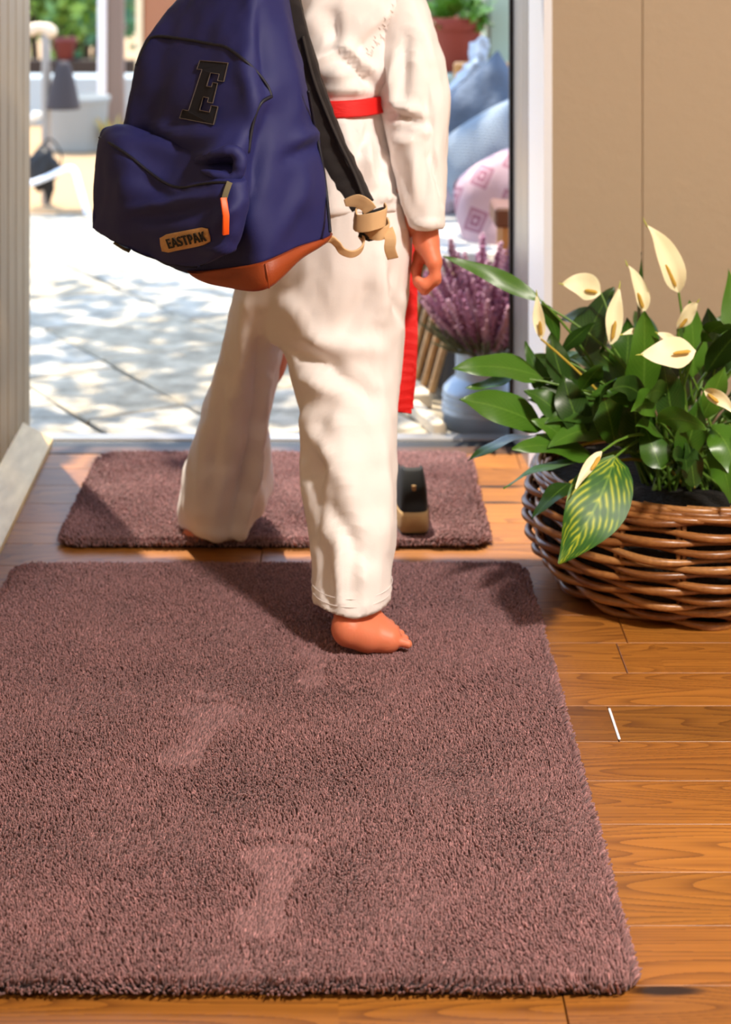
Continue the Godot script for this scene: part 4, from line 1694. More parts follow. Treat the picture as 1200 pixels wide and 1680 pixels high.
func basket() -> void:
	var t := thing("wicker_basket", "round brown woven wicker basket holding the peace lily", "basket", "", Vector3(BX, 0, BZ))
	var n := 16
	var liner := MB.new()
	var prof := []
	for y in [0.004, 0.03, 0.06, 0.1, 0.14, 0.175]:
		prof.append(Vector2(basket_r(y) - 0.017, y))
	prof.append(Vector2(basket_r(0.175) - 0.022, 0.175))
	liner.lathe(prof, 40, Vector3(BX, 0, BZ))
	part("dark_lining", liner, M.soil, t)
	var soil := MB.new()
	soil.lathe([Vector2(0.222, 0.150), Vector2(0.215, 0.166), Vector2(0.12, 0.172), Vector2(0.02, 0.174)], 40, Vector3(BX, 0, BZ))
	fold(soil, [], 0.006, 30.0, Vector3.ONE)
	part("soil", soil, M.soil, t)
	# uprights in pairs
	for k in n:
		for s in [-1.0, 1.0]:
			var a: float = TAU * (k + 0.5) / n + s * 0.017
			var pts := []
			for y in [0.003, 0.03, 0.06, 0.09, 0.12, 0.15, 0.18, 0.197]:
				var r := basket_r(y) - 0.006
				pts.append(Vector3(BX + cos(a) * r, y, BZ + sin(a) * r))
			var b := MB.new()
			b.tube(pts, 0.0042, 6)
			part("stake", b, M.wicker[(k + 1) % 4], t)
	# weavers: pairs of rods pass in front of and behind the uprights
	var rows := 14
	for r in rows:
		var y0 := 0.007 + r * 0.0131
		var b := MB.new()
		for twin in 1:
			var pts := []
			var rad := []
			var seg := n * 12
			for s in seg + 1:
				var a := TAU * s / seg
				var ph := cos(a * n / 2.0 + PI * (r % 2) + PI * 0.5 / n)
				var rr := basket_r(y0) + 0.0090 * ph
				pts.append(Vector3(BX + cos(a) * rr, y0 + 0.0015 * sin(a * 3 + r * 2.1) + 0.0016 * sin(a * n / 2.0 + r), BZ + sin(a) * rr))
				rad.append(0.0038 + 0.0030 * (ph * 0.5 + 0.5) + 0.0004 * sin(a * 5 + r))
			b.tube(pts, rad, 7, false)
		part("weaver", b, M.wicker[(r * 7 + r / 3) % 4], t)
	# rim: rods laid over one another
	for r in 3:
		var b := MB.new()
		for q in 22:
			var pts := []
			var rad := []
			for s in 13:
				var u := s / 12.0
				var a := TAU * (q + u * 2.4 + r * 0.33) / 22.0
				var rr := 0.244 + 0.010 * sin(PI * u) - 0.004 * r + 0.004 * (u - 0.5)
				pts.append(Vector3(BX + cos(a) * rr, 0.186 + r * 0.0065 + 0.006 * (u - 0.5), BZ + sin(a) * rr))
				rad.append(0.0026 + 0.0030 * sin(PI * clampf(u, 0.04, 0.96)))
			b.tube(pts, rad, 6)
		part("rim_rod", b, M.wicker[r], t)


func leaf_mesh(base: Vector3, tip: Vector3, width: float, bend: Vector3, roll: float, cup: float, wave: float) -> MB:
	var b := MB.new()
	var mid := (base + tip) * 0.5 + bend
	var n := 12
	var hint := Vector3(0, 0.35, 1).normalized()
	for k in n + 1:
		var t := float(k) / n
		var c := base.lerp(mid, t).lerp(mid.lerp(tip, t), t)
		var d := (mid - base).lerp(tip - mid, t).normalized()
		var side := d.cross(hint)
		if side.length() < 0.2:
			side = d.cross(Vector3.UP)
		side = side.normalized().rotated(d, roll + 0.25 * sin(t * 3.0 + wave * 9.0))
		var nrm := side.cross(d).normalized()
		var w := width * 0.5 * pow(sin(PI * pow(clampf(t, 0.004, 0.996), 0.78)), 0.85) * (1.0 - 0.25 * t * t)
		for j in 5:
			var u := (j - 2) / 2.0
			var lift := cup * w * absf(u) - 0.14 * w * u * u + 0.06 * width * sin(t * 11.0 + wave * 20.0 + u) * absf(u)
			b.add(c + side * w * u + nrm * lift, Vector2(u * 0.5 + 0.5, t))
	for k in n:
		for j in 4:
			var a := k * 5 + j
			b.quad(a, a + 1, a + 6, a + 5)
	return b


func stalk(from: Vector3, to: Vector3, bow: Vector3, r: float) -> MB:
	var b := MB.new()
	var mid := (from + to) * 0.5 + bow
	var pts := []
	var rad := []
	for k in 9:
		var t := k / 8.0
		pts.append(from.lerp(mid, t).lerp(mid.lerp(to, t), t))
		rad.append(r * (1.15 - 0.4 * t))
	b.tube(pts, rad, 6)
	return b


func peace_lily() -> void:
	var t := thing("peace_lily", "leafy green peace lily with cream flowers growing in the wicker basket", "potted plant", "", Vector3(BX, 0.17, BZ))
	var root := Vector3(BX, 0.165, BZ)
	# leaves the photo shows one by one: base, tip (px, py, depth), width px, bend, roll, kind
	var hand_placed := [
		[[893, 620, 2.95], [743, 606, 2.90], 58, Vector3(0, 0.022, 0), 0.5, 1],
		[[842, 619, 2.93], [764, 637, 2.92], 26, Vector3(0, -0.004, 0), 0.6, 1],
		[[893, 702, 2.92], [753, 656, 2.86], 66, Vector3(0, 0.018, 0), 0.5, 1],
		[[880, 714, 2.93], [768, 757, 2.86], 40, Vector3(0, 0.018, 0), 1.15, 2],
		[[978, 754, 2.88], [840, 738, 2.82], 58, Vector3(0, 0.028, 0), 0.6, 1],
		[[948, 758, 2.86], [826, 801, 2.79], 34, Vector3(0, 0.018, 0), 1.0, 1],
		[[1010, 750, 2.76], [917, 925, 2.66], 100, Vector3(0.012, 0.008, 0.04), 0.35, 3],
		[[935, 792, 2.84], [873, 852, 2.78], 36, Vector3(0, 0.008, 0.0), 0.9, 2],
		[[889, 494, 2.98], [727, 421, 3.00], 30, Vector3(0, 0.012, 0), 0.3, 1],
		[[888, 498, 2.99], [916, 572, 3.0], 24, Vector3(0.012, 0.01, 0), 0.2, 0],
		[[955, 585, 3.02], [1008, 471, 3.05], 66, Vector3(-0.012, 0.0, 0), -0.5, 2],
		[[985, 580, 2.98], [1006, 495, 3.0], 34, Vector3(0.008, 0, 0), 1.1, 2],
		[[914, 585, 2.97], [978, 528, 2.98], 30, Vector3(0, 0.008, 0), 0.9, 2],
		[[1056, 660, 2.93], [1058, 510, 2.90], 78, Vector3(0, 0.0, 0.01), 0.2, 1],
		[[1020, 640, 2.98], [1030, 520, 3.0], 60, Vector3(0.01, 0, 0), -0.4, 0],
		[[1137, 620, 2.95], [1131, 492, 2.97], 52, Vector3(0.008, 0, 0), 0.3, 1],
		[[1172, 640, 3.04], [1162, 505, 3.08], 66, Vector3(0.005, 0, 0), 0.1, 2],
		[[1215, 600, 2.96], [1196, 440, 3.0], 50, Vector3(0, 0, 0), 0.0, 1],
		[[1165, 735, 2.80], [1198, 826, 2.72], 46, Vector3(0.01, 0.02, 0.02), 0.4, 1],
		[[1045, 560, 3.02], [1053, 414, 3.05], 20, Vector3(0, 0, 0), 1.1, 2],
		[[955, 640, 2.88], [990, 600, 2.84], 40, Vector3(0, 0.01, 0), 0.5, 0],
		[[975, 690, 2.86], [1012, 620, 2.82], 36, Vector3(-0.01, 0.01, 0), 1.2, 2],
		[[1105, 700, 2.86], [1088, 590, 2.84], 58, Vector3(0, 0.0, 0.01), 0.4, 2],
		[[1080, 690, 2.82], [1160, 705, 2.76], 44, Vector3(0, 0.02, 0.01), 0.8, 1],
		[[1085, 770, 2.80], [1055, 690, 2.84], 52, Vector3(0, 0, 0.01), 0.3, 0],
		[[1150, 690, 2.85], [1190, 600, 2.84], 50, Vector3(0.0, 0.0, 0.01), 0.5, 1],
		[[1168, 700, 2.80], [1205, 790, 2.74], 60, Vector3(0.015, 0.02, 0.02), 0.2, 1],
		[[905, 660, 2.96], [862, 560, 2.98], 34, Vector3(-0.006, 0.0, 0), 0.4, 0],
		[[930, 640, 2.94], [905, 545, 2.95], 46, Vector3(-0.01, 0.01, 0), 0.2, 2],
		[[960, 720, 2.88], [925, 615, 2.90], 64, Vector3(-0.01, 0.01, 0.0), 0.3, 2],
		[[1010, 730, 2.86], [985, 630, 2.86], 60, Vector3(0.0, 0.01, 0.01), 0.2, 0],
		[[1045, 740, 2.86], [1040, 640, 2.84], 66, Vector3(0.0, 0.01, 0.01), 0.1, 2],
		[[935, 700, 2.90], [860, 640, 2.90], 46, Vector3(0.0, 0.02, 0.01), 0.7, 0],
		[[940, 735, 2.88], [872, 690, 2.86], 40, Vector3(0.0, 0.02, 0.01), 0.6, 1],
		[[1120, 760, 2.80], [1150, 650, 2.80], 56, Vector3(0.0, 0.0, 0.01), 0.2, 0],
		[[1140, 800, 2.79], [1128, 715, 2.80], 46, Vector3(0.0, 0.0, 0.01), 0.3, 2]]
	for q in hand_placed:
		var base := P(q[0][0], q[0][1], q[0][2])
		var tip := P(q[1][0], q[1][1], q[1][2])
		var lf := leaf_mesh(base, tip, q[2] / F * q[0][2] * 1.04, q[3], q[4], 0.25, rng.randf())
		var lo := part("leaf", lf, M.leaf_yellow if q[5] == 3 else M.leaf[q[5]], t)
		if q[5] == 3:
			lo.set_meta("label", "broad drooping leaf streaked with yellow")
		var foot_ := root + Vector3(rng.randf_range(-0.07, 0.07), 0, rng.randf_range(-0.05, 0.07))
		var up := (base - foot_)
		var st := stalk(foot_, base, Vector3(0, 0.25 * Vector2(up.x, up.z).length(), 0) - Vector3(up.x, 0, up.z) * 0.15, 0.0028)
		part("stem", st, M.stem if rng.randf() < 0.9 else M.stem_pale, lo)
	# the rest of the crown
	var bloom := [Vector2(1090, 420), Vector2(1044, 472), Vector2(952, 472), Vector2(1010, 515), Vector2(885, 520), Vector2(1096, 578), Vector2(1128, 518), Vector2(1180, 655), Vector2(965, 775), Vector2(965, 850)]
	for k in 84:
		var a := rng.randf() * TAU
		var spread := sqrt(rng.randf())
		var h := rng.randf_range(0.10, 0.27) * (1.15 - 0.4 * spread)
		var out := Vector3(cos(a), 0, sin(a))
		if out.z < -0.2 and rng.randf() < 0.35:
			h *= 1.1
		var base := root + out * (0.05 + 0.15 * spread) + Vector3(0, h, 0)
		if base.x < 0.47:
			base.y -= 0.35 * h
		if base.x < 0.40:
			base.x = 0.40 + rng.randf() * 0.05
		var len := rng.randf_range(0.12, 0.185)
		var rise := rng.randf_range(-0.1, 0.9) * (1.0 - 0.6 * spread)
		var tip := base + (out * (0.5 + 0.5 * spread) + Vector3(0, rise, 0)).normalized() * len
		tip.x = maxf(tip.x, 0.315)
		tip.z = maxf(tip.z, -3.42)
		var hides := to_px(tip).y < 505.0 and to_px(tip).x < 1160.0
		for q in bloom:
			hides = hides or (to_px(base.lerp(tip, 0.5)).distance_to(q) < 52.0 or to_px(tip).distance_to(q) < 45.0) and base.z > -3.06
		if hides:
			continue
		var lf := leaf_mesh(base, tip, rng.randf_range(0.034, 0.05), Vector3(0, rng.randf_range(0.014, 0.035), 0), rng.randf_range(-0.7, 0.7), 0.25, rng.randf())
		var lo := part("leaf", lf, M.leaf[[0, 1, 2, 2, 0][rng.randi() % 5]], t)
		var foot_ := root + Vector3(rng.randf_range(-0.07, 0.07), 0, rng.randf_range(-0.07, 0.07))
		part("stem", stalk(foot_, base, Vector3(0, 0.03, 0) - out * 0.01, 0.0026), M.stem, lo)
	# flowers: cream hood round a knobbly spike
	var flowers := [
		[[1114, 480, 2.95], [1060, 367, 2.95], 46, Vector3(0.010, 0.004, 0), 0.1, 0.8],
		[[1112, 540, 2.93], [1146, 494, 2.92], 30, Vector3(-0.002, 0.008, 0), 0.6, 0.5],
		[[1058, 512, 2.97], [1029, 433, 2.98], 28, Vector3(0.008, 0.002, 0), 0.3, 0.7],
		[[986, 480, 3.02], [922, 466, 3.0], 46, Vector3(0, 0.010, 0), 0.1, 0.4],
		[[1003, 565, 2.93], [1017, 469, 2.95], 32, Vector3(-0.004, 0, 0), 0.3, 0.6],
		[[888, 556, 2.91], [881, 482, 2.91], 21, Vector3(-0.002, 0, 0), 0.2, 0.7],
		[[1141, 574, 2.80], [1051, 582, 2.77], 54, Vector3(0, -0.004, 0), 0.2, 0.3],
		[[1062, 540, 2.92], [1020, 549, 2.90], 15, Vector3(0, 0.0, 0), 0.4, 0.4],
		[[1112, 566, 2.90], [1078, 546, 2.90], 18, Vector3(0, 0.004, 0), 0.3, 0.4],
		[[988, 741, 2.72], [943, 806, 2.68], 19, Vector3(-0.002, 0.006, 0), 0.5, 0.8],
		[[1156, 641, 2.78], [1206, 680, 2.74], 26, Vector3(0.006, 0.010, 0), 0.4, 0.6]]
	for q in flowers:
		var base := P(q[0][0], q[0][1], q[0][2])
		var tip := P(q[1][0], q[1][1], q[1][2])
		var fl := leaf_mesh(base, tip, q[2] / F * q[0][2] * 0.98, q[3], q[4], q[5], rng.randf())
		for k in fl.v.size():
			fl.uv[k] = Vector2.ZERO
		var fo := part("flower", fl, M.spathe, t)
		var sx := MB.new()
		var dirv := (tip - base)
		var s0 := base + dirv * 0.10 + Vector3(0, 0, 0.006)
		var s1 := base + dirv * 0.42 + Vector3(0, 0, 0.010)
		sx.tube([s0, s0.lerp(s1, 0.15), s0.lerp(s1, 0.8), s1], [0.0015, 0.0032, 0.003, 0.0012], 8)
		part("spadix", sx, M.spadix, fo)
		var tipm := MB.new()
		tipm.tube([tip - dirv * 0.05, tip + dirv * 0.03, tip + dirv * 0.09], [0.0016, 0.0012, 0.0003], 5)
		part("tip", tipm, M.spathe_tip, fo)
		var foot_ := root + Vector3(rng.randf_range(-0.05, 0.05), 0, rng.randf_range(-0.02, 0.06))
		var bow := Vector3((base.x - foot_.x) * 0.1, 0.05, 0.02)
		if q[0][0] == 988:
			bow = Vector3(0.02, 0.11, 0.03)
		if q[0][0] == 1156:
			bow = Vector3(-0.02, 0.12, 0.06)
		part("stem", stalk(foot_, base, bow, 0.0026), M.stem_pale if q[0][0] == 888 else M.stem, fo)


# ---------------------------------------------------------------- terrace seat with cushions
func pillow(w: float, h: float, d: float, at: Vector3, turn: Basis, seed_: float, soft := 0.0) -> MB:
	var b := MB.new()
	var n := 18
	for side in [1.0, -1.0]:
		var first := b.v.size()
		for y in n + 1:
			for x in n + 1:
				var u := x * 2.0 / n - 1.0
				var t := y * 2.0 / n - 1.0
				var thick := pow(maxf(0.0, (1.0 - pow(absf(u), 3.0)) * (1.0 - pow(absf(t), 3.0))), 0.5)
				var pinch := 1.0 - 0.07 * (1.0 - u * u) * absf(t) - 0.0
				var pinch2 := 1.0 - 0.07 * (1.0 - t * t) * absf(u)
				var p := Vector3(u * w * 0.5 * pinch2, t * h * 0.5 * pinch, side * d * 0.5 * thick)
				p.x *= lerpf(1.0, sqrt(1.0 - t * t * 0.5), soft)
				p.y *= lerpf(1.0, sqrt(1.0 - u * u * 0.5), soft)
				p.z += 0.02 * thick * nz.get_noise_3d(u * 1.5 + seed_, t * 1.5, side) 
				b.add(at + turn * p, Vector2(u * 0.5 + 0.5, t * 0.5 + 0.5))
		for y in n:
			for x in n:
				var a := first + y * (n + 1) + x
				if side > 0:
					b.quad(a, a + n + 1, a + n + 2, a + 1)
				else:
					b.quad(a, a + 1, a + n + 2, a + n + 1)
	return b


func diamond_image(base: Color, ink: Color) -> ImageTexture:
	var s := 256
	var im := Image.create(s, s, false, Image.FORMAT_RGB8)
	for y in s:
		for x in s:
			var u := fmod(x / 64.0 + (0.5 if int(y / 64.0) % 2 == 1 else 0.0), 1.0) - 0.5
			var t := fmod(y / 64.0, 1.0) - 0.5
			var d := absf(u) + absf(t)
			var v := 0.0
			if d < 0.07: v = 0.0
			elif d < 0.2: v = 0.9
			elif d < 0.27: v = 0.15
			elif d < 0.40: v = 0.7
			v = v * (0.7 + 0.3 * nz.get_noise_2d(x * 9.0, y * 9.0))
			im.set_pixel(x, y, base.lerp(ink, clampf(v, 0, 1)))
	return ImageTexture.create_from_image(im)


func knit_image() -> ImageTexture:
	var s := 256
	var im := Image.create(s, s, false, Image.FORMAT_RGB8)
	for y in s:
		for x in s:
			var c := fmod(x / 16.0, 1.0)
			var v := absf(c - 0.5)
			var t := fmod(y / 12.0 + v * 1.6, 1.0)
			var g := smoothstep(0.0, 0.25, t) * (1.0 - smoothstep(0.75, 1.0, t)) * (0.4 + smoothstep(0.0, 0.12, v) * 0.6)
			im.set_pixel(x, y, Color(g, g, g))
	return ImageTexture.create_from_image(im)


func terrace_seat() -> void:
	var cane := mat(Color(0.86, 0.69, 0.47), 0.6)
	tri(cane, Vector3(6, 2, 6))
	cane.albedo_texture = noise_tex(71, 0.02, Color(0.7, 0.65, 0.6), Color.WHITE)
	var pale := mat(Color(0.90, 0.84, 0.74), 0.7)
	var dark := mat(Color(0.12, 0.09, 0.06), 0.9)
	var seat := thing("bench", "low bench with slatted cane side and pale seat pad beyond the door", "bench")
	# side: slats leaning outwards, on a pale foot board
	var foot0 := Vector3(0.182, -0.012, -4.13)
	var foot1 := Vector3(-0.030, -0.012, -5.0)
	var run := (foot1 - foot0)
	var lean := Vector3(0.075, 0.27, 0.0)
	var b := MB.new()
	var yaw := Basis(Vector3.UP, atan2(run.x, run.z))
	b.box((foot0 + foot1) * 0.5 + Vector3(-0.012, 0.018, 0), Vector3(0.045, 0.036, run.length()), 0.004, yaw)
	part("foot_board", b, pale, seat, false)
	for k in 14:
		var a := foot0 + run * ((k + 0.2) / 14.0) + Vector3(0.012, 0.036, 0)
		b = MB.new()
		b.tube([a, a + lean * 0.5, a + lean], [0.0088, 0.0093, 0.0088], 8)
		part("slat", b, cane, seat)
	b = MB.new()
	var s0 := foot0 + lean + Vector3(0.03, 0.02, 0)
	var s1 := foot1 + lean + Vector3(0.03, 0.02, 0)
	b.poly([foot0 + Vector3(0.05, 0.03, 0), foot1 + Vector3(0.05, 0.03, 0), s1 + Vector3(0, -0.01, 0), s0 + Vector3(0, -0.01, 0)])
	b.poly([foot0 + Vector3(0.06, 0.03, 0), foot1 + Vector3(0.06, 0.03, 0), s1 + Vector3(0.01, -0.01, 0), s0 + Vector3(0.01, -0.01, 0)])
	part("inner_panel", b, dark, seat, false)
	b = MB.new()
	b.box(Vector3(0.755, 0.305, -4.64), Vector3(1.10, 0.055, 0.86), 0.015)
	part("seat_pad", b, mat(Color(0.80, 0.78, 0.74), 0.85), seat, false)
	b = MB.new()
	b.box(Vector3(0.80, 0.26, -4.64), Vector3(1.0, 0.035, 0.86), 0.005)
	part("seat_board", b, cane, seat, false)
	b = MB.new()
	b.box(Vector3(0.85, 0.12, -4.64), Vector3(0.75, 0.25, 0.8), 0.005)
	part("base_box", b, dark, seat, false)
	b = MB.new()
	b.box(Vector3(0.80, 0.70, -5.12), Vector3(1.0, 0.05, 0.04), 0.006)
	b.box(Vector3(0.36, 0.40, -5.12), Vector3(0.04, 0.6, 0.04), 0.006)
	b.box(Vector3(1.24, 0.40, -5.12), Vector3(0.04, 0.6, 0.04), 0.006)
	part("back_rail", b, mat(Color(0.80, 0.58, 0.32), 0.5), seat, false)
	# cushions
	var pink := mat(Color.WHITE, 0.9)
	pink.albedo_texture = diamond_image(Color(0.78, 0.66, 0.69), Color(0.52, 0.25, 0.34))
	pink.uv1_scale = Vector3(1.0, 1.0, 1)
	var blue := mat(Color(0.60, 0.655, 0.71), 0.9)
	bump(blue, knit_image(), 0.4)
	blue.uv1_scale = Vector3(2, 2, 1)
	var slate := mat(Color(0.36, 0.41, 0.48), 0.9)
	bump(slate, M.soft, 0.2)
	var blush := mat(Color(0.88, 0.80, 0.84), 0.9)
	bump(blush, M.soft, 0.3)
	var c := pillow(0.42, 0.42, 0.15, P(884, 360, 4.42), Basis(Vector3.UP, -0.15) * Basis(Vector3.RIGHT, -0.3) * Basis(Vector3.BACK, 0.4), 1.0, 0.75)
	tag(part("cushion", c, pink, self), "pink cushion with a diamond pattern, frontmost on the bench", "cushion", "cushions on the bench")
	c = pillow(0.48, 0.48, 0.16, P(878, 292, 4.72), Basis(Vector3.UP, -0.15) * Basis(Vector3.RIGHT, -0.3) * Basis(Vector3.BACK, 0.5), 2.0, 0.6)
	tag(part("cushion", c, blue, self), "pale blue knitted cushion behind the pink diamond one", "cushion", "cushions on the bench")
	c = pillow(0.36, 0.36, 0.13, P(800, 230, 4.88), Basis(Vector3.UP, -0.2) * Basis(Vector3.RIGHT, -0.25) * Basis(Vector3.BACK, 0.7), 3.0)
	tag(part("cushion", c, slate, self), "slate grey cushion with one corner pointing up behind the blue one", "cushion", "cushions on the bench")
	c = pillow(0.34, 0.34, 0.13, P(752, 265, 4.92), Basis(Vector3.UP, 0.3) * Basis(Vector3.RIGHT, -0.25) * Basis(Vector3.BACK, 0.15), 4.0)
	tag(part("cushion", c, blush, self), "pale blush cushion beside the child's sleeve at the back of the bench", "cushion", "cushions on the bench")
	# folded throw over the back rail
	var th := MB.new()
	var pts := catmull([P(735, 158, 5.05), P(752, 142, 5.02), P(770, 120, 5.0), P(784, 100, 5.0), P(787, 68, 5.02)], 8)
	th.ribbon(pts, [Vector3(0.4, 0.4, 1).normalized()], 0.07, 0.03)
	fold(th, [], 0.01, 20.0, Vector3.ONE)
	tag(part("throw_blanket", th, mat(Color(0.70, 0.75, 0.80), 0.95), self), "twisted pale grey-blue throw lying behind the cushions", "blanket")
	# little wooden table in front of the seat
	var tb := thing("side_table", "small brown wooden table in front of the pink cushion", "table")
	b = MB.new()
	b.box(P(860, 349, 4.18) + Vector3(0, 0, 0), Vector3(0.15, 0.046, 0.16), 0.006)
	part("table_top", b, mat(Color(0.42, 0.24, 0.11), 0.5), tb, false)
	var tan_ := mat(Color(0.78, 0.56, 0.30), 0.5)
	for e in [[-0.045, -0.05], [0.055, -0.05], [-0.045, 0.05], [0.055, 0.05]]:
		b = MB.new()
		var foot_ := P(860, 349, 4.18)
		b.box(Vector3(foot_.x + e[0], foot_.y * 0.5 - 0.01 + 0.165, foot_.z + e[1]), Vector3(0.028, foot_.y - 0.02 - 0.33, 0.028), 0.004)
		part("leg", b, tan_, tb, false)
	# terracotta pot with a bushy plant, on a garden cabinet
	var cab := thing("garden_cabinet", "pale sage green garden cabinet standing behind the bench", "cabinet")
	b = MB.new()
	b.box(P(850, 20, 6.4) + Vector3(0.0, 0.06, 0), Vector3(0.24, 0.62, 0.3), 0.01)
	part("upper_box", b, mat(Color(0.62, 0.68, 0.60), 0.6), cab, false)
	b = MB.new()
	b.box(Vector3(0.42, 0.28, -6.3), Vector3(0.72, 0.66, 0.4), 0.01)
	part("lower_box", b, mat(Color(0.58, 0.62, 0.56), 0.6), cab, false)
	var pot := thing("flower_pot", "dark terracotta pot with green plant on the cabinet beside the child's shoulder", "plant pot")
	var at := Vector3(P(752, 110, 6.2).x, 0.612, -6.25)
	b = MB.new()
	b.lathe([Vector2(0.065, 0.0), Vector2(0.085, 0.14), Vector2(0.09, 0.15), Vector2(0.098, 0.15), Vector2(0.1, 0.19), Vector2(0.088, 0.19), Vector2(0.08, 0.165), Vector2(0.01, 0.165)], 28, at)
	part("pot", b, mat(Color(0.50, 0.17, 0.09), 0.7), pot)
	b = MB.new()
	for k in 70:
		var d := Vector3(rng.randf_range(-1, 1), rng.randf_range(-0.15, 1.0), rng.randf_range(-1, 1)).normalized()
		var base := at + Vector3(0, 0.17, 0) + d * rng.randf_range(0.02, 0.09)
		body_join(b, leaf_mesh(base, base + d * rng.randf_range(0.05, 0.09), 0.04, Vector3(0, 0.01, 0), rng.randf_range(-1, 1), 0.2, rng.randf()))
	var fo := part("foliage", b, M.leaf[1], pot)
	fo.set_meta("kind", "stuff")


func heather() -> void:
	var at := Vector3(0.308, -0.012, -3.998)
	var churn := thing("milk_churn", "blue-grey metal milk churn used as a planter just outside the door", "planter", "", at)
	var b := MB.new()
	b.lathe([Vector2(0.092, 0.0), Vector2(0.098, 0.004), Vector2(0.099, 0.030), Vector2(0.102, 0.033), Vector2(0.102, 0.040), Vector2(0.099, 0.043), Vector2(0.099, 0.078), Vector2(0.097, 0.086), Vector2(0.084, 0.100), Vector2(0.073, 0.108), Vector2(0.070, 0.113), Vector2(0.070, 0.165), Vector2(0.078, 0.178), Vector2(0.080, 0.184), Vector2(0.076, 0.186), Vector2(0.066, 0.172), Vector2(0.01, 0.17)], 40, at)
	var zinc := mat(Color(0.62, 0.68, 0.74), 0.42)
	zinc.metallic = 0.35
	part("body", b, zinc, churn)
	b = MB.new()
	for k in 2:
		var ring := []
		for s in 41:
			var a := TAU * s / 40.0
			ring.append(at + Vector3(cos(a) * 0.099, 0.052 + 0.016 * k, sin(a) * 0.099))
		b.tube(ring, 0.0018, 5, false)
	part("bead", b, zinc, churn)
	var hp := thing("heather", "purple flowering heather in the milk churn", "plant", "", at + Vector3(0, 0.17, 0))
	var blooms := [mat(Color(0.66, 0.45, 0.56), 0.85), mat(Color(0.56, 0.36, 0.46), 0.85), mat(Color(0.76, 0.60, 0.66), 0.85)]
	var green := mat(Color(0.36, 0.38, 0.26), 0.85)
	var spikes := []
	for k in 5:
		var m := MB.new()
		var bend := rng.randf_range(-0.25, 0.25)
		for j in 46:
			var t := 0.18 + 0.82 * j / 46.0
			var a := j * 2.4
			var p := Vector3(bend * t * t * 0.3, t, 0) + Vector3(cos(a), 0.1, sin(a)) * (0.042 * (1.15 - t))
			m.ball(p, Vector3(0.022, 0.026, 0.022) * rng.randf_range(0.7, 1.1), 5, 3)
		spikes.append(m.mesh())
	for k in 190:
		var a := rng.randf() * TAU
		var s := sqrt(rng.randf())
		var dirv := Vector3(cos(a) * s * 0.95, 1.0, sin(a) * s * 0.95).normalized()
		var base := at + Vector3(cos(a) * s * 0.055, 0.165, sin(a) * s * 0.055)
		var len := rng.randf_range(0.13, 0.27) * (1.08 - 0.35 * s)
		var o := MeshInstance3D.new()
		o.name = "flower_spike" if k == 0 else "flower_spike_%03d" % k
		o.mesh = spikes[k % 5]
		o.set_surface_override_material(0, blooms[rng.randi() % 3])
		var x := dirv.cross(Vector3(0.3, 0, 1)).normalized()
		o.transform = Transform3D(Basis(x, dirv, x.cross(dirv)).scaled_local(Vector3(len * 1.15, len, len * 1.15)), base - hp.position)
		hp.add_child(o, true)
	var g := MB.new()
	for k in 170:
		var a := rng.randf() * TAU
		var s := sqrt(rng.randf())
		var d := Vector3(cos(a) * (0.4 + s), rng.randf_range(0.3, 1.0), sin(a) * (0.4 + s)).normalized()
		var base := at + Vector3(cos(a) * s * 0.06, 0.165, sin(a) * s * 0.06)
		g.tube([base, base + d * 0.05, base + d * rng.randf_range(0.07, 0.12) + Vector3(0, 0.01, 0)], [0.0022, 0.003, 0.001], 4)
	var go := part("needle_foliage", g, green, hp)
	go.set_meta("kind", "stuff")


# ---------------------------------------------------------------- the garden
func foliage(root: Node3D, at: Vector3, size: Vector3, count: int, cols: Array, leaf_size: float) -> void:
	var b := MB.new()
	b.quad(b.add(Vector3(-0.5, 0, 0)), b.add(Vector3(0, 0.14, 0.9)), b.add(Vector3(0.5, 0, 0)), b.add(Vector3(0, -0.1, -0.9)))
	var lm := mat(Color.WHITE, 0.5)
	lm.vertex_color_use_as_albedo = true
	lm.backlight_enabled = true
	lm.backlight = Color(0.6, 0.7, 0.3)
	var mm := MultiMesh.new()
	mm.transform_format = MultiMesh.TRANSFORM_3D
	mm.use_colors = true
	mm.mesh = b.mesh()
	mm.instance_count = count
	for k in count:
		var d := Vector3(rng.randfn(), rng.randfn(), rng.randfn()).normalized() * pow(rng.randf(), 0.45)
		var p := at + d * size * (0.85 + 0.3 * nz.get_noise_3dv(d * 2.0 + at))
		var bs := Basis(Vector3(rng.randfn(), rng.randfn(), rng.randfn()).normalized(), rng.randf() * TAU).scaled(Vector3.ONE * leaf_size * rng.randf_range(0.6, 1.3))
		mm.set_instance_transform(k, Transform3D(bs, p))
		var c: Color = cols[rng.randi() % cols.size()]
		var t := rng.randf_range(0.7, 1.25)
		mm.set_instance_color(k, Color(c.r * t, c.g * t, c.b * t))
	var mi := MultiMeshInstance3D.new()
	mi.name = "foliage"
	mi.multimesh = mm
	mi.material_override = lm
	mi.set_meta("kind", "stuff")
	root.add_child(mi, true)
	mi.position = -root.position


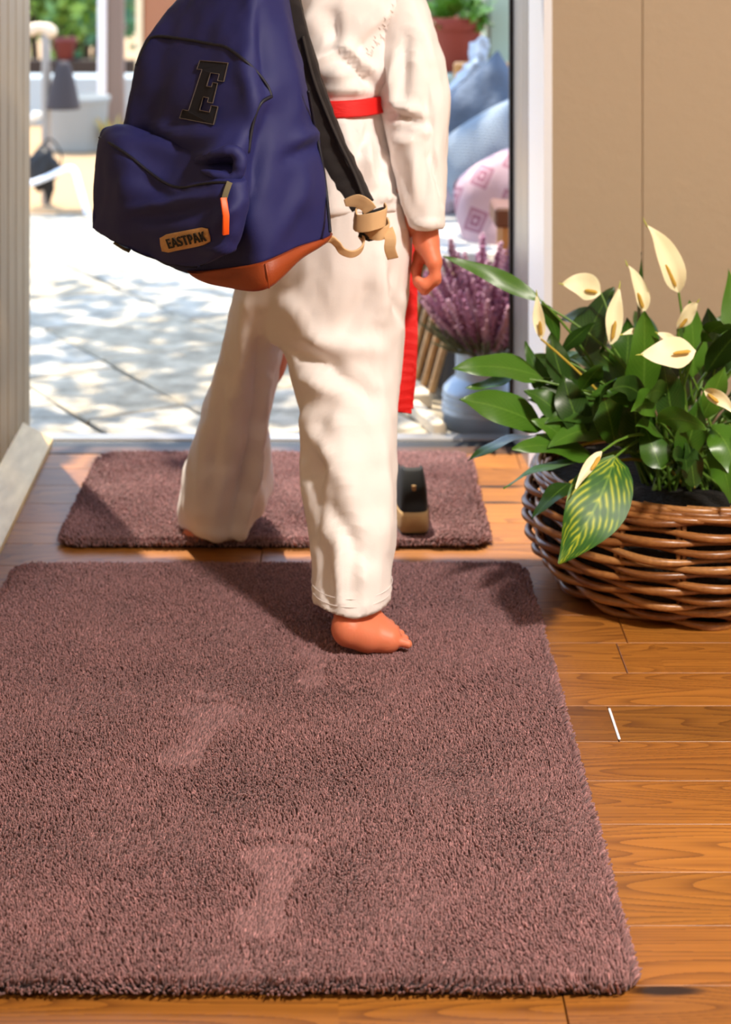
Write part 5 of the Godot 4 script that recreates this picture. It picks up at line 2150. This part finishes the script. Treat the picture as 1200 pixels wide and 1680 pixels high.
func garden() -> void:
	var bark := mat(Color(0.25, 0.19, 0.13), 0.9)
	# shrubs behind the terrace
	for e in [["shrub", "yellow-green shrub behind the slim metal stand", Vector3(-2.15, 1.15, -12.2), Vector3(0.62, 1.0, 0.5), [Color(0.30, 0.46, 0.08), Color(0.42, 0.58, 0.14), Color(0.16, 0.30, 0.08)]],
		["shrub", "blue-green shrub left of the pale post", Vector3(-1.90, 1.25, -12.9), Vector3(0.80, 1.3, 0.55), [Color(0.12, 0.32, 0.20), Color(0.20, 0.44, 0.28), Color(0.30, 0.46, 0.16)]],
		["shrub", "shrub showing between the pale post and the brown column", Vector3(-1.22, 1.4, -13.6), Vector3(0.65, 1.2, 0.5), [Color(0.16, 0.40, 0.26), Color(0.10, 0.28, 0.16), Color(0.28, 0.46, 0.14)]],
		["shrub", "dark tall shrub at the back of the garden", Vector3(-2.3, 1.7, -14.6), Vector3(1.6, 1.8, 0.6), [Color(0.08, 0.20, 0.09), Color(0.14, 0.30, 0.12)]]]:
		var t := thing(e[0], e[1], "shrub", "", Vector3(e[2].x, -0.01, e[2].z))
		foliage(t, e[2], e[3], 2600, e[4], 0.075)
		var st := MB.new()
		for k in 4:
			var a := k * 1.7
			st.tube([Vector3(e[2].x + cos(a) * 0.04, -0.01, e[2].z + sin(a) * 0.04), Vector3(e[2].x + cos(a) * 0.2, e[2].y * 0.6, e[2].z + sin(a) * 0.15), Vector3(e[2].x + cos(a) * 0.35, e[2].y * 1.1, e[2].z + sin(a) * 0.3)], [0.03, 0.022, 0.01], 7)
		part("stem", st, bark, t)
	# tree leaning over the terrace from the left, its crown above the picture
	var tree := thing("tree", "leafy tree leaning over the terrace from the left and dappling its paving", "tree", "", Vector3(-3.6, -0.01, -7.6))
	var tb := MB.new()
	tb.tube(catmull([Vector3(-3.6, -0.02, -7.6), Vector3(-3.5, 1.2, -7.5), Vector3(-3.0, 2.4, -7.1), Vector3(-2.0, 3.3, -6.6), Vector3(-0.9, 3.6, -6.2)], 5), [0.14, 0.135, 0.13, 0.125, 0.12, 0.115, 0.11, 0.105, 0.10, 0.095, 0.09, 0.085, 0.08, 0.075, 0.07, 0.065, 0.06, 0.055, 0.05, 0.045, 0.03], 9)
	part("trunk", tb, bark, tree)
	foliage(tree, Vector3(-0.95, 3.55, -6.1), Vector3(1.5, 0.55, 1.2), 950, [Color(0.16, 0.30, 0.08), Color(0.24, 0.40, 0.10)], 0.085)
	# retaining edge with a white bench-high wall
	var wallm := mat(Color(0.66, 0.70, 0.71), 0.8)
	slab("trim_2", Vector3(-1.9, 0.13, -10.35), Vector3(2.2, 0.27, 0.3), wallm)
	slab("trim_3", Vector3(-1.9, 0.12, -11.3), Vector3(2.6, 0.34, 0.12), mat(Color(0.22, 0.17, 0.13), 0.9))
	# post of the garden room, pale on its sunny side
	var post := thing("garden_post", "tall square grey post with a white edge at the back of the terrace", "post")
	var pz := 9.9
	var b := MB.new()
	b.box(Vector3(P(190, 0, pz).x, 1.25, -pz), Vector3(0.092, 2.6, 0.09), 0.006)
	part("post", b, mat(Color(0.50, 0.44, 0.40), 0.7), post, false)
	b = MB.new()
	b.box(Vector3(P(170, 0, pz).x, 1.25, -pz + 0.02), Vector3(0.046, 2.6, 0.10), 0.006)
	part("white_edge", b, M.white_paint, post, false)
	var col := thing("brick_column", "warm terracotta coloured column behind the top of the backpack", "column")
	b = MB.new()
	b.box(Vector3(P(275, 0, 9.6).x, 1.3, -9.6), Vector3(0.24, 2.7, 0.25), 0.01)
	part("shaft", b, bump(tri(mat(Color(0.62, 0.41, 0.285), 0.8), Vector3(2, 2, 2)), M.soft, 0.3), col, false)
	b = MB.new()
	b.box(Vector3(P(233, 0, 9.6).x, 1.3, -9.56), Vector3(0.035, 2.7, 0.2), 0.005)
	part("cream_edge", b, mat(Color(0.92, 0.84, 0.68), 0.7), col, false)
	# round planter
	var pl := thing("round_planter", "pale grey round planter in front of the white low wall", "planter")
	var at := Vector3(P(128, 235, 9.0).x, -0.006, -9.0)
	b = MB.new()
	b.lathe([Vector2(0.12, 0.0), Vector2(0.14, 0.01), Vector2(0.155, 0.24), Vector2(0.165, 0.25), Vector2(0.165, 0.275), Vector2(0.15, 0.275), Vector2(0.145, 0.24), Vector2(0.01, 0.24)], 32, at)
	part("pot", b, bump(tri(mat(Color(0.55, 0.56, 0.545), 0.8), Vector3(4, 4, 4)), M.soft, 0.2), pl)
	b = MB.new()
	for k in 26:
		var a := rng.randf() * TAU
		var d := Vector3(cos(a) * 0.6, 1.0, sin(a) * 0.6).normalized()
		body_join(b, leaf_mesh(at + Vector3(0.19, 0.01, 0.1), at + Vector3(0.19, 0.01, 0.1) + d * rng.randf_range(0.12, 0.22), 0.02, Vector3(0, 0.02, 0), rng.randf(), 0.2, rng.randf()))
	tag(part("grass_tuft", b, mat(Color(0.62, 0.56, 0.28), 0.8), self), "dry yellow grass tuft beside the round grey planter", "plant")
	var rp := thing("flower_pot", "small red pot on the dark wall under the shrubs", "plant pot")
	b = MB.new()
	at = Vector3(P(107, 125, 11.3).x, 0.291, -11.3)
	b.lathe([Vector2(0.05, 0.0), Vector2(0.07, 0.11), Vector2(0.08, 0.11), Vector2(0.08, 0.14), Vector2(0.065, 0.14), Vector2(0.06, 0.11), Vector2(0.01, 0.11)], 20, at)
	part("pot", b, mat(Color(0.38, 0.11, 0.08), 0.6), rp)
	# slim stand with T-shaped handle, dark cone hung from it, black bag and bent tube at its foot
	var z := 7.2
	var std := thing("handle_stand", "slim grey metal stand with a pale T-shaped handle on the terrace", "stand")
	var grey := mat(Color(0.60, 0.57, 0.54), 0.4)
	grey.metallic = 0.4
	b = MB.new()
	b.tube([Vector3(P(76, 60, z).x, -0.004, -z), P(76, 200, z), P(76, 120, z), P(75, 55, z)], [0.020, 0.020, 0.019, 0.018], 12)
	part("pole", b, grey, std)
	b = MB.new()
	b.tube(catmull([P(46, 54, z), P(56, 47, z), P(68, 46, z), P(80, 49, z), P(88, 60, z)], 4), [0.012, 0.022, 0.027, 0.027, 0.025, 0.024, 0.023, 0.023, 0.023, 0.023, 0.024, 0.026, 0.027, 0.028, 0.027, 0.022, 0.012], 10)
	part("handle", b, mat(Color(0.88, 0.78, 0.66), 0.5), std)
	b = MB.new()
	b.tube([P(50, 198, z), P(58, 190, z), P(70, 190, z)], [0.012, 0.022, 0.014], 10)
	part("clamp", b, mat(Color(0.9, 0.86, 0.8), 0.4), std)
	var cone := MB.new()
	var ctop := P(97, 108, z)
	cone.lathe([Vector2(0.020, 0.02), Vector2(0.032, 0.0), Vector2(0.050, -0.07), Vector2(0.070, -0.165), Vector2(0.068, -0.172), Vector2(0.01, -0.15)], 20, ctop + Vector3(0.022, 0, 0.03))
	cone.tube([P(77, 104, z), ctop + Vector3(0.0, 0.018, 0.03), ctop + Vector3(0.022, 0.012, 0.03)], 0.004, 6)
	tag(part("hanging_shade", cone, mat(Color(0.22, 0.18, 0.18), 0.7), self), "dark cone-shaped shade hanging from the slim metal stand", "shade")
	var bagm := MB.new()
	var c0 := P(75, 275, z) + Vector3(0, 0, 0.07)
	bagm.ball(c0, Vector3(0.062, 0.085, 0.04), 18, 12)
	fold(bagm, [], 0.022, 22.0, Vector3.ONE)
	var bo := part("black_bag", bagm, mat(Color(0.07, 0.07, 0.08), 0.6), self)
	tag(bo, "crumpled black bag hanging low on the slim metal stand", "bag")
	var fl := MB.new()
	fl.tube(catmull([P(68, 245, z) + Vector3(0, 0, 0.06), P(84, 225, z) + Vector3(0, 0, 0.05), P(102, 245, z) + Vector3(0, 0, 0.05), P(104, 268, z) + Vector3(0, 0, 0.06), P(92, 282, z) + Vector3(0, 0, 0.08)], 5), 0.004, 6)
	part("strap", fl, M.rubber, bo)
	fl = MB.new()
	fl.ribbon([P(84, 280, z) + Vector3(0, 0, 0.09), P(86, 305, z) + Vector3(0, 0, 0.08), P(85, 329, z) + Vector3(0, 0, 0.07)], [Vector3(1, 0, 0)], [0.05, 0.045, 0.01], 0.012)
	part("flap", fl, M.rubber, bo)
	var ch := MB.new()
	var tz := 7.0
	ch.tube(catmull([P(20, 303, tz), P(45, 302, tz), P(75, 292, tz), P(100, 280, tz), P(116, 276, tz), P(124, 284, tz), P(132, 312, tz), P(144, 353, tz)], 6), 0.0125, 10)
	ch.tube([P(144, 350, tz), P(144, 354, tz)], 0.016, 10)
	tag(part("tube_frame", ch, M.white_paint, self), "bent white metal tube frame on the ground below the black bag", "frame")
